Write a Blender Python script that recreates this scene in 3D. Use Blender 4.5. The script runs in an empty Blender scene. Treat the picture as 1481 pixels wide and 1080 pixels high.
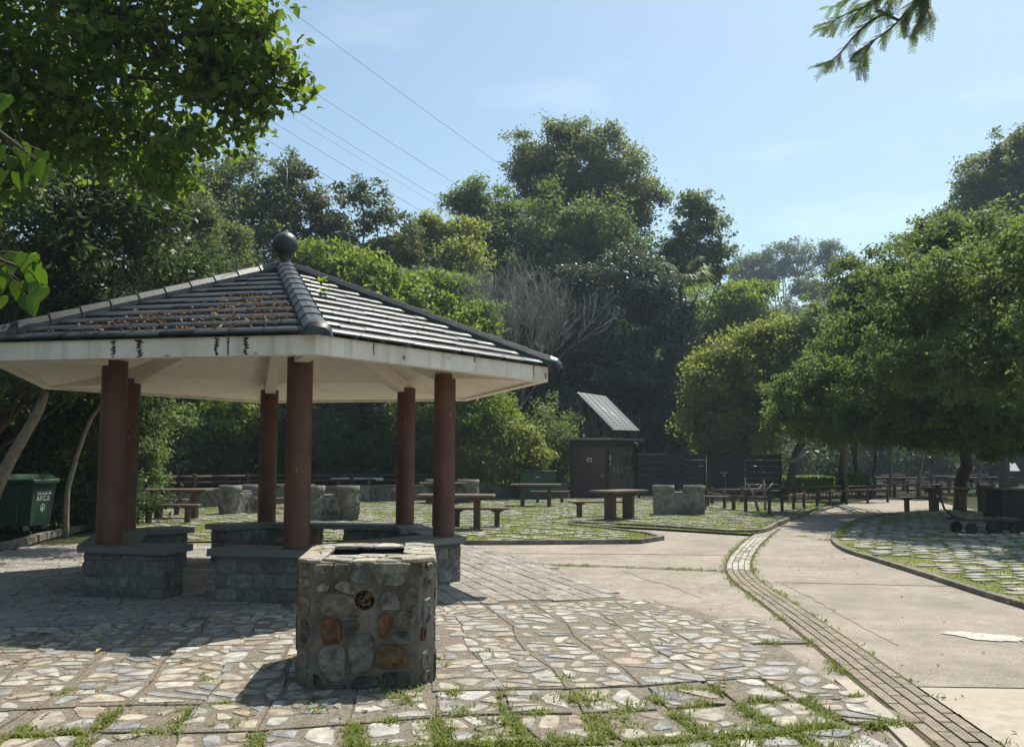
import bpy, math, random
import numpy as np
from mathutils import Vector, Matrix, noise as NZ
random.seed(7)
HAZE=.0007
R=math.radians; PI=math.pi
scene=bpy.context.scene; COL=scene.collection

# ------------------------------------------------------------------ camera
F,PIT,ROL,CY,EYE=1257.65,0.0771,0.0031,574.5,1.45
W0,H0=1481.0,1080.0
def ray(px,py):
    x=px-740.5; y=py-CY; cr,sr=math.cos(ROL),math.sin(ROL)
    u=x*cr+y*sr; v=-x*sr+y*cr; c,s=math.cos(PIT),math.sin(PIT)
    return Vector((u,F*c+v*s,F*s-v*c))
def at(px,py,Y):
    d=ray(px,py); return Vector((d.x/d.y*Y,Y,EYE+d.z/d.y*Y))
def G(px,py,z=0.0):
    d=ray(px,py); t=(z-EYE)/d.z; return Vector((d.x*t,d.y*t,z))
cam=bpy.data.cameras.new('camera'); co=bpy.data.objects.new('camera',cam); COL.objects.link(co)
cam.sensor_width=36; cam.sensor_fit='HORIZONTAL'; cam.lens=F/W0*36; cam.shift_y=(CY-540)/W0; cam.clip_end=3000; cam.clip_start=0.05
cr,sr=math.cos(ROL),math.sin(ROL); c_,s_=math.cos(PIT),math.sin(PIT)
fw=Vector((0,c_,s_)); up0=Vector((0,-s_,c_)); rt=Vector((1,0,0))*cr+up0*sr; up=-sr*Vector((1,0,0))+up0*cr
m=Matrix((rt,up,-fw)).transposed().to_4x4(); m.translation=Vector((0,0,EYE)); co.matrix_world=m
scene.camera=co

# ------------------------------------------------------------------ light
SUN=Vector((.34,.49,1)).normalized(); EL=math.asin(SUN.z); AZ=math.atan2(SUN.x,SUN.y)
w=bpy.data.worlds.new('World'); scene.world=w; w.use_nodes=True; nt=w.node_tree
bg=nt.nodes['Background']; sky=nt.nodes.new('ShaderNodeTexSky'); sky.sky_type='NISHITA'; sky.sun_disc=False
sky.sun_elevation=EL; sky.sun_rotation=AZ; sky.air_density=1.0; sky.dust_density=1.0; sky.ozone_density=1.0
bg.inputs['Strength'].default_value=0.126
tc=nt.nodes.new('ShaderNodeTexCoord'); mp=nt.nodes.new('ShaderNodeMapping'); mp.inputs['Scale'].default_value=(1.2,1.2,5)
nz=nt.nodes.new('ShaderNodeTexNoise'); nz.inputs['Scale'].default_value=2.6; nz.inputs['Detail'].default_value=6; nz.inputs['Roughness'].default_value=.55
rp=nt.nodes.new('ShaderNodeValToRGB'); rp.color_ramp.elements[0].position=.54; rp.color_ramp.elements[1].position=.82; rp.color_ramp.elements[1].color=(.28,.28,.28,1)
mx=nt.nodes.new('ShaderNodeMix'); mx.data_type='RGBA'; mx.inputs['B'].default_value=(8.5,9.0,9.6,1)
L=nt.links.new
L(tc.outputs['Generated'],mp.inputs['Vector']); L(mp.outputs[0],nz.inputs['Vector']); L(nz.outputs['Fac'],rp.inputs[0]); L(rp.outputs[0],mx.inputs['Factor'])
L(sky.outputs[0],mx.inputs['A']); tn=nt.nodes.new('ShaderNodeMix'); tn.data_type='RGBA'; tn.blend_type='MULTIPLY'; tn.inputs['Factor'].default_value=1; tn.inputs['B'].default_value=(.86,.915,.83,1)
L(mx.outputs['Result'],tn.inputs['A']); L(tn.outputs['Result'],bg.inputs['Color'])
sl=bpy.data.lights.new('sun','SUN'); sl.energy=5.0; sl.angle=R(.53); sl.color=(1,.94,.82)
so=bpy.data.objects.new('sun',sl); COL.objects.link(so); so.rotation_euler=SUN.to_track_quat('Z','Y').to_euler(); so.location=(0,0,40)
vs=scene.view_settings; vs.view_transform='Standard'; vs.look='None'; vs.exposure=0.56; vs.gamma=1
try:
    scene.cycles.max_bounces=7; scene.cycles.diffuse_bounces=3; scene.cycles.transmission_bounces=4
except Exception: pass

# ------------------------------------------------------------------ materials
def newmat(name):
    m=bpy.data.materials.new(name); m.use_nodes=True; n=m.node_tree; return m,n,n.nodes['Principled BSDF']
def c4(c): return (c[0],c[1],c[2],1)
def ramp(n,pos,cols):
    r=n.nodes.new('ShaderNodeValToRGB'); e=r.color_ramp.elements
    while len(e)<len(pos): e.new(.5)
    for k,(p,c) in enumerate(zip(pos,cols)): e[k].position=p; e[k].color=c4(c)
    return r
def noise(n,scale,detail=5,rough=.6,vec=None,coord='Object'):
    t=n.nodes.new('ShaderNodeTexNoise'); t.inputs['Scale'].default_value=scale; t.inputs['Detail'].default_value=detail; t.inputs['Roughness'].default_value=rough
    if vec is None:
        tc=n.nodes.new('ShaderNodeTexCoord'); vec=tc.outputs[coord]
    n.links.new(vec,t.inputs['Vector']); return t
def bump(n,b,src,strength,dist=.01):
    k=n.nodes.new('ShaderNodeBump'); k.inputs['Strength'].default_value=strength; k.inputs['Distance'].default_value=dist
    n.links.new(src,k.inputs['Height']); n.links.new(k.outputs[0],b.inputs['Normal']); return k
def mixc(n,a,b,fac,mode='MIX'):
    k=n.nodes.new('ShaderNodeMix'); k.data_type='RGBA'; k.blend_type=mode
    for s,v in (('A',a),('B',b)):
        if isinstance(v,tuple): k.inputs[s].default_value=c4(v)
        else: n.links.new(v,k.inputs[s])
    if isinstance(fac,float): k.inputs['Factor'].default_value=fac
    else: n.links.new(fac,k.inputs['Factor'])
    return k.outputs['Result']
def pm(name,c1,c2,scale=8,rough=.8,bmp=.3,fine=60,spec=.3,big=None,metal=0,dist=.01):
    """noise-mottled surface: two colours, a larger stain and a fine grain"""
    m,n,b=newmat(name)
    a=noise(n,scale,6); r=ramp(n,[.35,.65],[c1,c2]); n.links.new(a.outputs['Fac'],r.inputs[0]); out=r.outputs[0]
    if big:
        g=noise(n,big[0],4); rg=ramp(n,[.45,.65],[(0,0,0),(1,1,1)]); n.links.new(g.outputs['Fac'],rg.inputs[0]); out=mixc(n,out,big[1],rg.outputs[0])
    n.links.new(out,b.inputs['Base Color']); b.inputs['Roughness'].default_value=rough; b.inputs['Specular IOR Level'].default_value=spec; b.inputs['Metallic'].default_value=metal
    f=noise(n,fine,4,.7); bump(n,b,f.outputs['Fac'],bmp,dist); return m
def tinted(name,cols,scale=9,rough=.75,bmp=.4,fine=40,var=.5,spec=.3,pos=None):
    """each stone, slab or tile takes its own colour from the palette (face attribute) and is mottled"""
    m,n,b=newmat(name); at_=n.nodes.new('ShaderNodeAttribute'); at_.attribute_name='tint'
    k=len(cols); r=ramp(n,pos or [i/(k-1) for i in range(k)],cols); n.links.new(at_.outputs['Fac'],r.inputs[0])
    a=noise(n,scale,7,.65); ra=ramp(n,[.3,.7],[(1-var,)*3,(1+var*.35,)*3]); n.links.new(a.outputs['Fac'],ra.inputs[0])
    out=mixc(n,r.outputs[0],ra.outputs[0],1.0,'MULTIPLY'); n.links.new(out,b.inputs['Base Color'])
    b.inputs['Roughness'].default_value=rough; b.inputs['Specular IOR Level'].default_value=spec
    f=noise(n,fine,5,.7); bump(n,b,f.outputs['Fac'],bmp,.012); return m
def leafmat(name,cols,trans=.35,rough=.42,tint=(1.95,2.2,1.0)):
    m,n,b=newmat(name); a=n.nodes.new('ShaderNodeAttribute'); a.attribute_name='tint'
    r=ramp(n,[i/(len(cols)-1) for i in range(len(cols))],cols); n.links.new(a.outputs['Fac'],r.inputs[0])
    n.links.new(r.outputs[0],b.inputs['Base Color']); b.inputs['Roughness'].default_value=rough+.12; b.inputs['Specular IOR Level'].default_value=.25
    t=n.nodes.new('ShaderNodeBsdfTranslucent'); n.links.new(mixc(n,r.outputs[0],tint,1.0,'MULTIPLY'),t.inputs['Color'])
    x=n.nodes.new('ShaderNodeMixShader'); x.inputs[0].default_value=trans
    n.links.new(b.outputs[0],x.inputs[1]); n.links.new(t.outputs[0],x.inputs[2]); n.links.new(x.outputs[0],n.nodes['Material Output'].inputs['Surface']); return m
M={}
def speck(m,scale=170,amt=.38):
    n=m.node_tree; b=n.nodes['Principled BSDF']; src=b.inputs['Base Color'].links[0].from_socket
    a=noise(n,scale,3,.8); r=ramp(n,[.36,.64],[(1-amt,)*3,(1+amt,)*3]); n.links.new(a.outputs['Fac'],r.inputs[0])
    n.links.new(mixc(n,src,r.outputs[0],1.0,'MULTIPLY'),b.inputs['Base Color']); return m
M['concrete']=speck(speck(pm('path_concrete',(.235,.205,.17),(.325,.286,.238),9,.9,.6,110,.2,(.35,(.265,.232,.192))),55,.30),.9,.17)
M['concrete_pale']=pm('pale_concrete',(.33,.29,.24),(.42,.37,.31),10,.9,.5,80,.2,(.8,(.36,.32,.265)))
M['stain']=speck(pm('pale_patch',(.36,.315,.26),(.58,.54,.48),14,.9,.3,80,.2),40,.25)
M['dirt']=pm('dirt',(.055,.042,.028),(.12,.09,.06),9,.95,.8,50,.15,(1.2,(.07,.075,.03)))
M['soil_grass']=pm('grass_soil',(.13,.145,.05),(.22,.21,.10),6,.95,.8,70,.1,(.7,(.10,.14,.035)))
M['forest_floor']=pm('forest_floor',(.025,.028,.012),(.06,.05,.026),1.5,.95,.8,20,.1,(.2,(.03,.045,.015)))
M['mortar']=speck(pm('mortar',(.15,.13,.10),(.245,.212,.168),16,.92,.9,110,.2,(1.3,(.195,.168,.132))),75,.5)
M['flag']=tinted('flagstone',[(.36,.32,.255),(.49,.46,.40),(.31,.32,.33),(.41,.335,.255),(.56,.52,.45),(.25,.25,.255),(.47,.41,.32),(.35,.275,.205),(.47,.46,.44)],11,.75,.9,50,.65)
M['sett']=tinted('granite_sett',[(.25,.23,.205),(.35,.325,.29),(.29,.265,.235),(.40,.37,.33)],18,.85,1.0,45,.6)
M['paver']=tinted('pale_paver',[(.27,.26,.215),(.37,.355,.30),(.31,.29,.24),(.44,.42,.37)],8,.85,.6,40,.6)
M['kerb']=pm('kerb_stone',(.15,.135,.115),(.25,.225,.19),9,.9,.7,60,.2,(1.5,(.10,.10,.075)))
M['brickband']=tinted('band_brick',[(.23,.195,.145),(.285,.24,.18),(.20,.17,.13)],15,.85,.5,60,.4)
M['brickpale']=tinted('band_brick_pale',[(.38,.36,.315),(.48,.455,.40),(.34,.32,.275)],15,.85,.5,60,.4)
M['rubble']=tinted('granite_rubble',[(.13,.125,.115),(.21,.20,.185),(.17,.16,.145),(.26,.25,.225)],16,.85,1.0,40,.55)
M['rubble_mortar']=pm('rubble_mortar',(.12,.115,.105),(.18,.17,.155),20,.9,.7,70,.2)
M['granite']=pm('dark_granite',(.09,.095,.095),(.17,.175,.17),45,.5,.15,120,.45,(1.2,(.12,.12,.115)))
M['white']=pm('white_paint',(.76,.70,.60),(.84,.785,.69),3,.75,.25,40,.3,(1.6,(.72,.655,.555)))
M['soffit']=pm('soffit_paint',(.74,.68,.57),(.80,.74,.63),2,.8,.2,30,.3,(.9,(.70,.64,.53)))
M['mould']=pm('black_mould',(.02,.02,.018),(.07,.065,.055),30,.9,.6,70,.2)
M['peel']=pm('peeled_paint',(.30,.14,.07),(.40,.24,.15),30,.9,.6,70,.2)
M['rooftile']=tinted('roof_tile',[(.019,.019,.019),(.036,.035,.034),(.026,.026,.026)],9,.34,.25,60,.5,.5)
M['ridge']=pm('ridge_tile',(.026,.027,.029),(.046,.046,.048),12,.36,.2,60,.5,(2,(.034,.035,.037)))
M['ball']=pm('finial_metal',(.035,.042,.043),(.055,.062,.062),8,.42,.12,60,.5)
M['litter']=leafmat('dry_leaf',[(.10,.055,.03),(.22,.13,.07),(.30,.20,.12),(.06,.04,.025)],.1,.7,(1.2,1,.6))
M['yellowleaf']=leafmat('yellow_leaf',[(.55,.42,.12),(.60,.50,.22)],.25,.6,(1.2,1.1,.6))
M['wood']=pm('brown_timber',(.075,.043,.030),(.12,.072,.052),18,.6,.3,60,.4,(2,(.09,.055,.042)))
M['woodtop']=pm('lit_timber_top',(.11,.068,.05),(.175,.12,.092),14,.55,.3,60,.4,(2.5,(.13,.085,.065)))  # lighter copy of the timber: light on flat tops put into the colour
M['rail']=pm('rail_timber',(.05,.03,.022),(.09,.055,.04),18,.75,.4,50,.3)
M['shed']=pm('brown_cladding',(.075,.046,.037),(.10,.064,.052),6,.6,.15,50,.35,(1,(.088,.055,.045)))
M['shedtrim']=pm('dark_trim',(.022,.016,.015),(.032,.024,.022),8,.6,.15,50,.35)
M['metal']=pm('grey_metal',(.22,.22,.22),(.32,.32,.31),12,.4,.1,60,.5,None,.6)
M['darkfence']=pm('dark_board',(.011,.012,.016),(.018,.018,.022),8,.55,.2,40,.4)
M['darkgate']=pm('gate_board',(.020,.017,.018),(.028,.024,.024),8,.55,.2,40,.4)
M['bingreen']=pm('green_bin',(.015,.044,.028),(.022,.058,.036),5,.5,.12,40,.4,(2,(.018,.048,.031)))
M['rubber']=pm('black_rubber',(.012,.012,.012),(.02,.02,.02),8,.7,.2,60,.3)
M['whitemark']=pm('white_print',(.55,.56,.55),(.65,.66,.65),20,.7,.1,60,.3)
M['greenmark']=pm('green_print',(.05,.20,.10),(.08,.26,.14),20,.6,.1,60,.3)
M['pitcement']=pm('weathered_cement',(.15,.145,.13),(.27,.26,.235),7,.9,.7,35,.2,(2.2,(.10,.10,.085)))
M['soot']=pm('soot',(.006,.006,.006),(.022,.018,.016),10,.9,.8,40,.15)
M['pitmortar']=pm('pit_mortar',(.135,.118,.09),(.235,.215,.18),7,.92,.9,55,.2,(3.2,(.085,.068,.045)),0,.015)
M['pitstone']=tinted('pit_stone',[(.25,.235,.185),(.195,.19,.165),(.22,.155,.08),(.21,.175,.135),(.20,.085,.042),(.36,.325,.25),(.11,.098,.08),(.175,.10,.05)],13,.78,1.0,38,.95)
M['rimstone']=tinted('rim_stone',[(.35,.31,.245),(.46,.425,.355),(.38,.30,.21),(.28,.265,.24),(.42,.39,.335)],14,.8,.8,40,.45)
M['dampwall']=tinted('rubble_wall_stone',[(.10,.09,.075),(.19,.175,.15),(.14,.125,.105),(.27,.25,.22)],10,.9,.8,30,.5)
M['bark']=pm('bark',(.05,.04,.03),(.11,.09,.068),12,.9,1,30,.2)
M['barkpale']=pm('pale_bark',(.17,.135,.10),(.28,.23,.175),10,.9,.8,30,.2)
M['deadwood']=pm('dead_wood',(.19,.18,.165),(.30,.285,.26),10,.9,.5,30,.2)
M['cable']=pm('cable',(.06,.065,.075),(.08,.085,.095),5,.6,.1,20,.3)
M['pole']=pm('painted_pole',(.06,.09,.10),(.08,.12,.13),8,.5,.1,30,.4)
# foliage (albedo 0.02 .. 0.12)
M['lf_near']=leafmat('near_leaf',[(0.054,0.085,.018),(0.081,0.122,.024),(0.130,0.164,.036),(0.070,0.095,.024)],.5)
M['lf_big']=leafmat('broad_leaf',[(.030,.058,.014),(.05,.09,.02),(.085,.135,.03)],.48,.4,(1.6,1.8,.5))
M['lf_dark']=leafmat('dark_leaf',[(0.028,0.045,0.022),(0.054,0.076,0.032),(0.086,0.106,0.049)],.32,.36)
M['lf_mid']=leafmat('mid_leaf',[(0.059,0.087,0.032),(0.103,0.133,0.052),(0.157,0.175,0.080)],.45)
M['lf_olive']=leafmat('olive_leaf',[(0.076,0.093,0.041),(0.124,0.138,0.067),(0.173,0.178,0.099)],.42)
M['lf_bright']=leafmat('bright_leaf',[(0.086,0.133,0.023),(0.140,0.180,0.035),(0.194,0.217,0.052)],.5)
M['lf_yellow']=leafmat('yellowish_leaf',[(0.108,0.133,0.035),(0.167,0.180,0.055),(0.227,0.217,0.084)],.48)
M['lf_feather']=leafmat('feathery_leaf',[(0.097,0.148,0.065),(0.135,0.191,0.087),(0.162,0.207,0.116)],.45)
M['lf_rusty']=leafmat('rusty_leaf',[(.05,.062,0.035),(.075,.09,0.049),(.10,.11,0.065),(.26,.13,0.058)],.35)
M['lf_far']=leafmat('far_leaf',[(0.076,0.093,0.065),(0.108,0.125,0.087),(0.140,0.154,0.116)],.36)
M['lf_silver']=leafmat('silver_leaf',[(0.032,0.045,0.032),(0.063,0.078,0.061),(0.162,0.164,0.167)],.2,.3)
M['lf_spray']=leafmat('spray_leaf',[(.09,.13,.06),(.12,.16,.08),(.15,.185,.10)],.45)
M['grass']=leafmat('grass_blade',[(.10,.15,.022),(.15,.20,.035),(.20,.235,.055),(.25,.235,.10)],.35,.55,(1.3,1.35,.6))

# ------------------------------------------------------------------ mesh builder
class MB:
    def __init__(s): s.v=[]; s.f=[]; s.t=[]; s.uv=[]; s.sm=[]
    def face(s,pts,tint=.5,uv=None,sm=False):
        b=len(s.v); s.v+= [tuple(p) for p in pts]; s.f.append(tuple(range(b,b+len(pts)))); s.t.append(tint); s.uv.append(uv); s.sm.append(sm)
    def idx(s,vs,fs,tint=.5,sm=False):
        b=len(s.v); s.v+=[tuple(p) for p in vs]
        for f in fs: s.f.append(tuple(b+i for i in f)); s.t.append(tint); s.uv.append(None); s.sm.append(sm)
    def prism(s,poly,z0,z1,bev=0,tint=.5,bottom=False):
        n=len(poly); cx=sum(p[0] for p in poly)/n; cy=sum(p[1] for p in poly)/n
        if bev>0:
            r=max(max(abs(p[0]-cx),abs(p[1]-cy)) for p in poly)
            k=max(0,1-bev/max(r,1e-4)); inn=[(cx+(p[0]-cx)*k,cy+(p[1]-cy)*k) for p in poly]
            vs=[(p[0],p[1],z0) for p in poly]+[(p[0],p[1],z1-bev*.6) for p in poly]+[(p[0],p[1],z1) for p in inn]
            fs=[(i,(i+1)%n,n+(i+1)%n,n+i) for i in range(n)]+[(n+i,n+(i+1)%n,2*n+(i+1)%n,2*n+i) for i in range(n)]+[tuple(range(2*n,3*n))]
        else:
            vs=[(p[0],p[1],z0) for p in poly]+[(p[0],p[1],z1) for p in poly]
            fs=[(i,(i+1)%n,n+(i+1)%n,n+i) for i in range(n)]+[tuple(range(n,2*n))]
        if bottom: fs.append(tuple(range(n-1,-1,-1)))
        s.idx(vs,fs,tint)
    def box(s,c,size,rz=0,bev=0,tint=.5,rot=None):
        hx,hy,hz=size[0]/2,size[1]/2,size[2]/2
        b=min(bev,hx*.9,hy*.9,hz*.9)
        if b<=0:
            vs=[Vector((x,y,z)) for z in (-hz,hz) for x,y in ((-hx,-hy),(hx,-hy),(hx,hy),(-hx,hy))]
            fs=[(3,2,1,0),(4,5,6,7),(0,1,5,4),(1,2,6,5),(2,3,7,6),(3,0,4,7)]
        else:
            vs=[]; lev=((-hz,b),(-hz+b,0),(hz-b,0),(hz,b))
            for z,i in lev:
                X,Y=hx-i,hy-i; q=b if i==0 else b*.6
                vs+=[Vector(p) for p in ((-X+q,-Y,z),(X-q,-Y,z),(X,-Y+q,z),(X,Y-q,z),(X-q,Y,z),(-X+q,Y,z),(-X,Y-q,z),(-X,-Y+q,z))]
            fs=[tuple(range(7,-1,-1)),tuple(range(24,32))]
            for k in range(3):
                for i in range(8): fs.append((k*8+i,k*8+(i+1)%8,k*8+8+(i+1)%8,k*8+8+i))
        mt=rot if rot is not None else Matrix.Rotation(rz,3,'Z')
        c=Vector(c); s.idx([mt@v+c for v in vs],fs,tint)
    def tube(s,pts,rads,n=8,tint=.5,cap=True):
        pts=[Vector(p) for p in pts]; rings=[]; ref=Vector((0.3,.2,1)).normalized()
        for i,p in enumerate(pts):
            d=(pts[min(i+1,len(pts)-1)]-pts[max(i-1,0)]).normalized()
            a=d.cross(ref)
            if a.length<1e-3: a=d.cross(Vector((1,0,0)))
            a.normalize(); b=d.cross(a); r=rads[i] if hasattr(rads,'__len__') else rads
            rings.append([p+(a*math.cos(2*PI*k/n)+b*math.sin(2*PI*k/n))*r for k in range(n)])
        vs=[v for r in rings for v in r]; fs=[]
        for i in range(len(pts)-1):
            for k in range(n): fs.append((i*n+k,i*n+(k+1)%n,(i+1)*n+(k+1)%n,(i+1)*n+k))
        if cap: fs.append(tuple(range(n-1,-1,-1))); fs.append(tuple(range((len(pts)-1)*n,len(pts)*n)))
        s.idx(vs,fs,tint,True)
    def lathe(s,prof,n=24,c=(0,0,0),tint=.5,jit=0):
        vs=[]; fs=[]
        for r,z in prof:
            for k in range(n):
                a=2*PI*k/n; q=r*(1+random.uniform(-jit,jit)); vs.append((c[0]+q*math.cos(a),c[1]+q*math.sin(a),c[2]+z))
        for i in range(len(prof)-1):
            for k in range(n): fs.append((i*n+k,i*n+(k+1)%n,(i+1)*n+(k+1)%n,(i+1)*n+k))
        s.idx(vs,fs,tint,True)
    def build(s,name,mat,parent=None,loc=None):
        me=bpy.data.meshes.new(name); me.from_pydata(s.v,[],s.f); me.materials.append(M[mat] if isinstance(mat,str) else mat)
        me.polygons.foreach_set('use_smooth',s.sm)
        a=me.attributes.new('tint','FLOAT','FACE'); a.data.foreach_set('value',s.t)
        if any(u is not None for u in s.uv):
            l=me.uv_layers.new(name='UVMap'); k=0; dat=[]
            for f,u in zip(s.f,s.uv):
                for i in range(len(f)): dat+= list(u[i]) if u else [0,0]
            l.data.foreach_set('uv',dat)
        me.update(); o=bpy.data.objects.new(name,me); COL.objects.link(o)
        if parent: o.parent=parent
        if loc is not None: o.location=loc
        return o
def npmesh(name,V,Fc,tint,mat,parent=None,loc=None,nv=4,smooth=False):
    """fast mesh from numpy arrays: V (n,3), Fc (m,nv)"""
    me=bpy.data.meshes.new(name); m=len(Fc); me.vertices.add(len(V)); me.vertices.foreach_set('co',np.asarray(V,np.float32).ravel())
    me.loops.add(m*nv); me.loops.foreach_set('vertex_index',np.asarray(Fc,np.int32).ravel())
    me.polygons.add(m); me.polygons.foreach_set('loop_start',np.arange(0,m*nv,nv,dtype=np.int32))
    me.update(calc_edges=True)
    a=me.attributes.new('tint','FLOAT','FACE'); a.data.foreach_set('value',np.asarray(tint,np.float32))
    if smooth: me.polygons.foreach_set('use_smooth',np.ones(m,bool))
    me.materials.append(M[mat]); o=bpy.data.objects.new(name,me); COL.objects.link(o)
    if parent: o.parent=parent
    if loc is not None: o.location=loc
    return o
def tag(o,label=None,cat=None,group=None,kind=None):
    if label: o['label']=label
    if cat: o['category']=cat
    if group: o['group']=group
    if kind: o['kind']=kind
    return o
def thing(name,label,cat,loc=(0,0,0),rz=0,group=None):
    o=bpy.data.objects.new(name,None); COL.objects.link(o); o.location=loc; o.rotation_euler=(0,0,rz); o.empty_display_size=.2
    return tag(o,label,cat,group)
def dup(root,loc,rz,label=None,group=None):
    r=root.copy(); COL.objects.link(r); r.location=loc; r.rotation_euler=(0,0,rz)
    if label: r['label']=label
    if group: r['group']=group
    for ch in list(root.children):
        c=ch.copy(); COL.objects.link(c); c.parent=r
        for g in ch.children:
            d=g.copy(); COL.objects.link(d); d.parent=c
    return r
def struct(o): o['kind']='structure'; return o

# ------------------------------------------------------------------ 2d helpers
def clip(poly,nx,ny,d):            # keep nx*x+ny*y<=d
    out=[]; n=len(poly)
    for i in range(n):
        a=poly[i]; b=poly[(i+1)%n]; da=nx*a[0]+ny*a[1]-d; db=nx*b[0]+ny*b[1]-d
        if da<=0: out.append(a)
        if (da<0<db) or (db<0<da):
            t=da/(da-db); out.append((a[0]+(b[0]-a[0])*t,a[1]+(b[1]-a[1])*t))
    return out
def area(p): return .5*sum(p[i][0]*p[(i+1)%len(p)][1]-p[(i+1)%len(p)][0]*p[i][1] for i in range(len(p)))
def inside(p,poly):
    x,y=p; r=False; n=len(poly); j=n-1
    for i in range(n):
        xi,yi=poly[i]; xj,yj=poly[j]
        if (yi>y)!=(yj>y) and x<(xj-xi)*(y-yi)/(yj-yi)+xi: r=not r
        j=i
    return r
def chaikin(p,k=.25):
    o=[]
    for i in range(len(p)):
        a=p[i]; b=p[(i+1)%len(p)]
        o.append((a[0]+(b[0]-a[0])*k,a[1]+(b[1]-a[1])*k)); o.append((a[0]+(b[0]-a[0])*(1-k),a[1]+(b[1]-a[1])*(1-k)))
    return o
def voronoi(rect,sites,gap):
    x0,y0,x1,y1=rect; out=[]
    for i,a in enumerate(sites):
        p=[(x0,y0),(x1,y0),(x1,y1),(x0,y1)]
        for j,b in enumerate(sites):
            if i==j: continue
            dx,dy=b[0]-a[0],b[1]-a[1]; l=math.hypot(dx,dy)
            if l<1e-6: continue
            nx,ny=dx/l,dy/l; p=clip(p,nx,ny,nx*(a[0]+b[0])/2+ny*(a[1]+b[1])/2-gap/2)
            if len(p)<3: break
        if len(p)>=3 and abs(area(p))>1e-4: out.append(p)
    return out
def sites(rect,n,md):
    x0,y0,x1,y1=rect; s=[]; k=0
    while len(s)<n and k<n*30:
        k+=1; p=(random.uniform(x0,x1),random.uniform(y0,y1))
        if all((p[0]-q[0])**2+(p[1]-q[1])**2>md*md for q in s): s.append(p)
    return s
def sheet(name,poly,z,mat):
    b=MB(); b.face([(p[0],p[1],z) for p in poly]); return struct(b.build(name,mat))
def densify(pts,step):
    out=[]
    for a,b in zip(pts[:-1],pts[1:]):
        n=max(1,int((b-a).length/step))
        for i in range(n): out.append(a.lerp(b,i/n))
    out.append(pts[-1]); return out
def spline(pts,n=8):
    P=[Vector(p) for p in pts]; P=[2*P[0]-P[1]]+P+[2*P[-1]-P[-2]]; out=[]
    for i in range(1,len(P)-2):
        a,b,c,d=P[i-1],P[i],P[i+1],P[i+2]
        for k in range(n):
            t=k/n; out.append(.5*((2*b)+(c-a)*t+(2*a-5*b+4*c-d)*t*t+(3*b-a-3*c+d)*t*t*t))
    out.append(P[-2]); return out
def offset(pts,d):
    out=[]
    for i,p in enumerate(pts):
        a=pts[max(i-1,0)]; b=pts[min(i+1,len(pts)-1)]; t=(b-a); t.z=0; t.normalize()
        d1=(p-a).normalized() if i>0 else t; d2=(b-p).normalized() if i<len(pts)-1 else t
        k=1/max(.4,math.sqrt(max(0.05,(1+d1.dot(d2))/2)))
        out.append(p+Vector((-t.y,t.x,0))*d*k)
    return out
def strip(name,pts,w0,w1,z0,z1,mat):
    a=offset(pts,w0); c=offset(pts,w1); b=MB()
    for i in range(len(pts)-1):
        p,q,r,s=a[i],a[i+1],c[i+1],c[i]
        for f in (((p,z1),(q,z1),(r,z1),(s,z1)),((p,z0),(q,z0),(q,z1),(p,z1)),((s,z1),(r,z1),(r,z0),(s,z0))):
            b.face([(v.x,v.y,z) for v,z in f])
    return struct(b.build(name,mat))

# ------------------------------------------------------------------ ground and paving
def hill(x,y):
    u=x/max(y,5.0)
    t=min(1,max(0,(u-.17)/.16)); s=37+60*t*t*(3-2*t)
    if u<-.35: s=min(s,37)
    d=y-s
    if d<=0: return 0.0
    return min(34,.30*d*d/(d+12))
def build_ground():
    xs=[-400,-250,-160]+list(range(-110,-20,6))+list(range(-20,50,2))+list(range(50,130,6))+[170,250,400]
    ys=[-200,-80,-30,-10]+list(range(-4,36,2))+list(range(36,110,3))+list(range(110,200,8))+[230,300,420]
    V=[(x,y,hill(x,y)-.06+(0 if hill(x,y)==0 else .5*math.sin(x*.7+y*.3)*min(1,hill(x,y)))) for y in ys for x in xs]; nx=len(xs)
    Fc=[(j*nx+i,j*nx+i+1,(j+1)*nx+i+1,(j+1)*nx+i) for j in range(len(ys)-1) for i in range(nx-1)]
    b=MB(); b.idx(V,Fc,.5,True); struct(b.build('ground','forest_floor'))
build_ground()
def P2(l,z=0): return [(G(x,y,z).x,G(x,y,z).y) for x,y in l]
path_poly=[(-4,.6),(14,.6),(14,10)]+P2([(1560,770),(1400,735),(1335,722),(1290,718)])+P2([(1160,738),(1120,752),(800,752),(640,782)])+[(-4,13)]
sheet('path',path_poly,0.0,'concrete')
sheet('concrete_slab',P2([(1318,994),(1560,998),(1700,1200),(1520,1200)]),.004,'concrete_pale')
M_j=None
for pts_ in ([(1012,991),(1318,993),(1560,996)],[(1120,842),(1300,846),(1500,850)],[(1165,770),(1235,772)],[(700,800),(900,801),(1060,803)]):
    strip('path_joint',[G(x,y) for x,y in pts_],-.006,.006,-.01,.0045,'dirt')
for sd_,(x0,y0,x1,y1) in enumerate([(1130,842,1290,930),(900,826,1010,862),]):
    A,B=G(x0,y0),G(x1,y1); rk=random.Random(sd_); l=[A.lerp(B,t/26)+Vector((rk.gauss(0,.012),rk.gauss(0,.012)+.12*math.sin(t*.4+sd_),0)) for t in range(27)]; strip('path_crack',l,-.0014,.0014,-.01,.0035,'dirt')
# pale worn patch on the path
c=G(1424,921); ring=[]
for k in range(64):
    a=2*PI*k/64; r=1+.10*math.sin(3*a+1)+.07*math.sin(5*a)+.05*math.sin(11*a+2)+random.uniform(-.06,.06); x_,y_=.27*r*math.cos(a),.20*r*math.sin(a); ring.append((c.x+x_-.25*y_,c.y+y_-.25*x_))
sheet('pale_patch',ring,.008,'stain')
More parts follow.
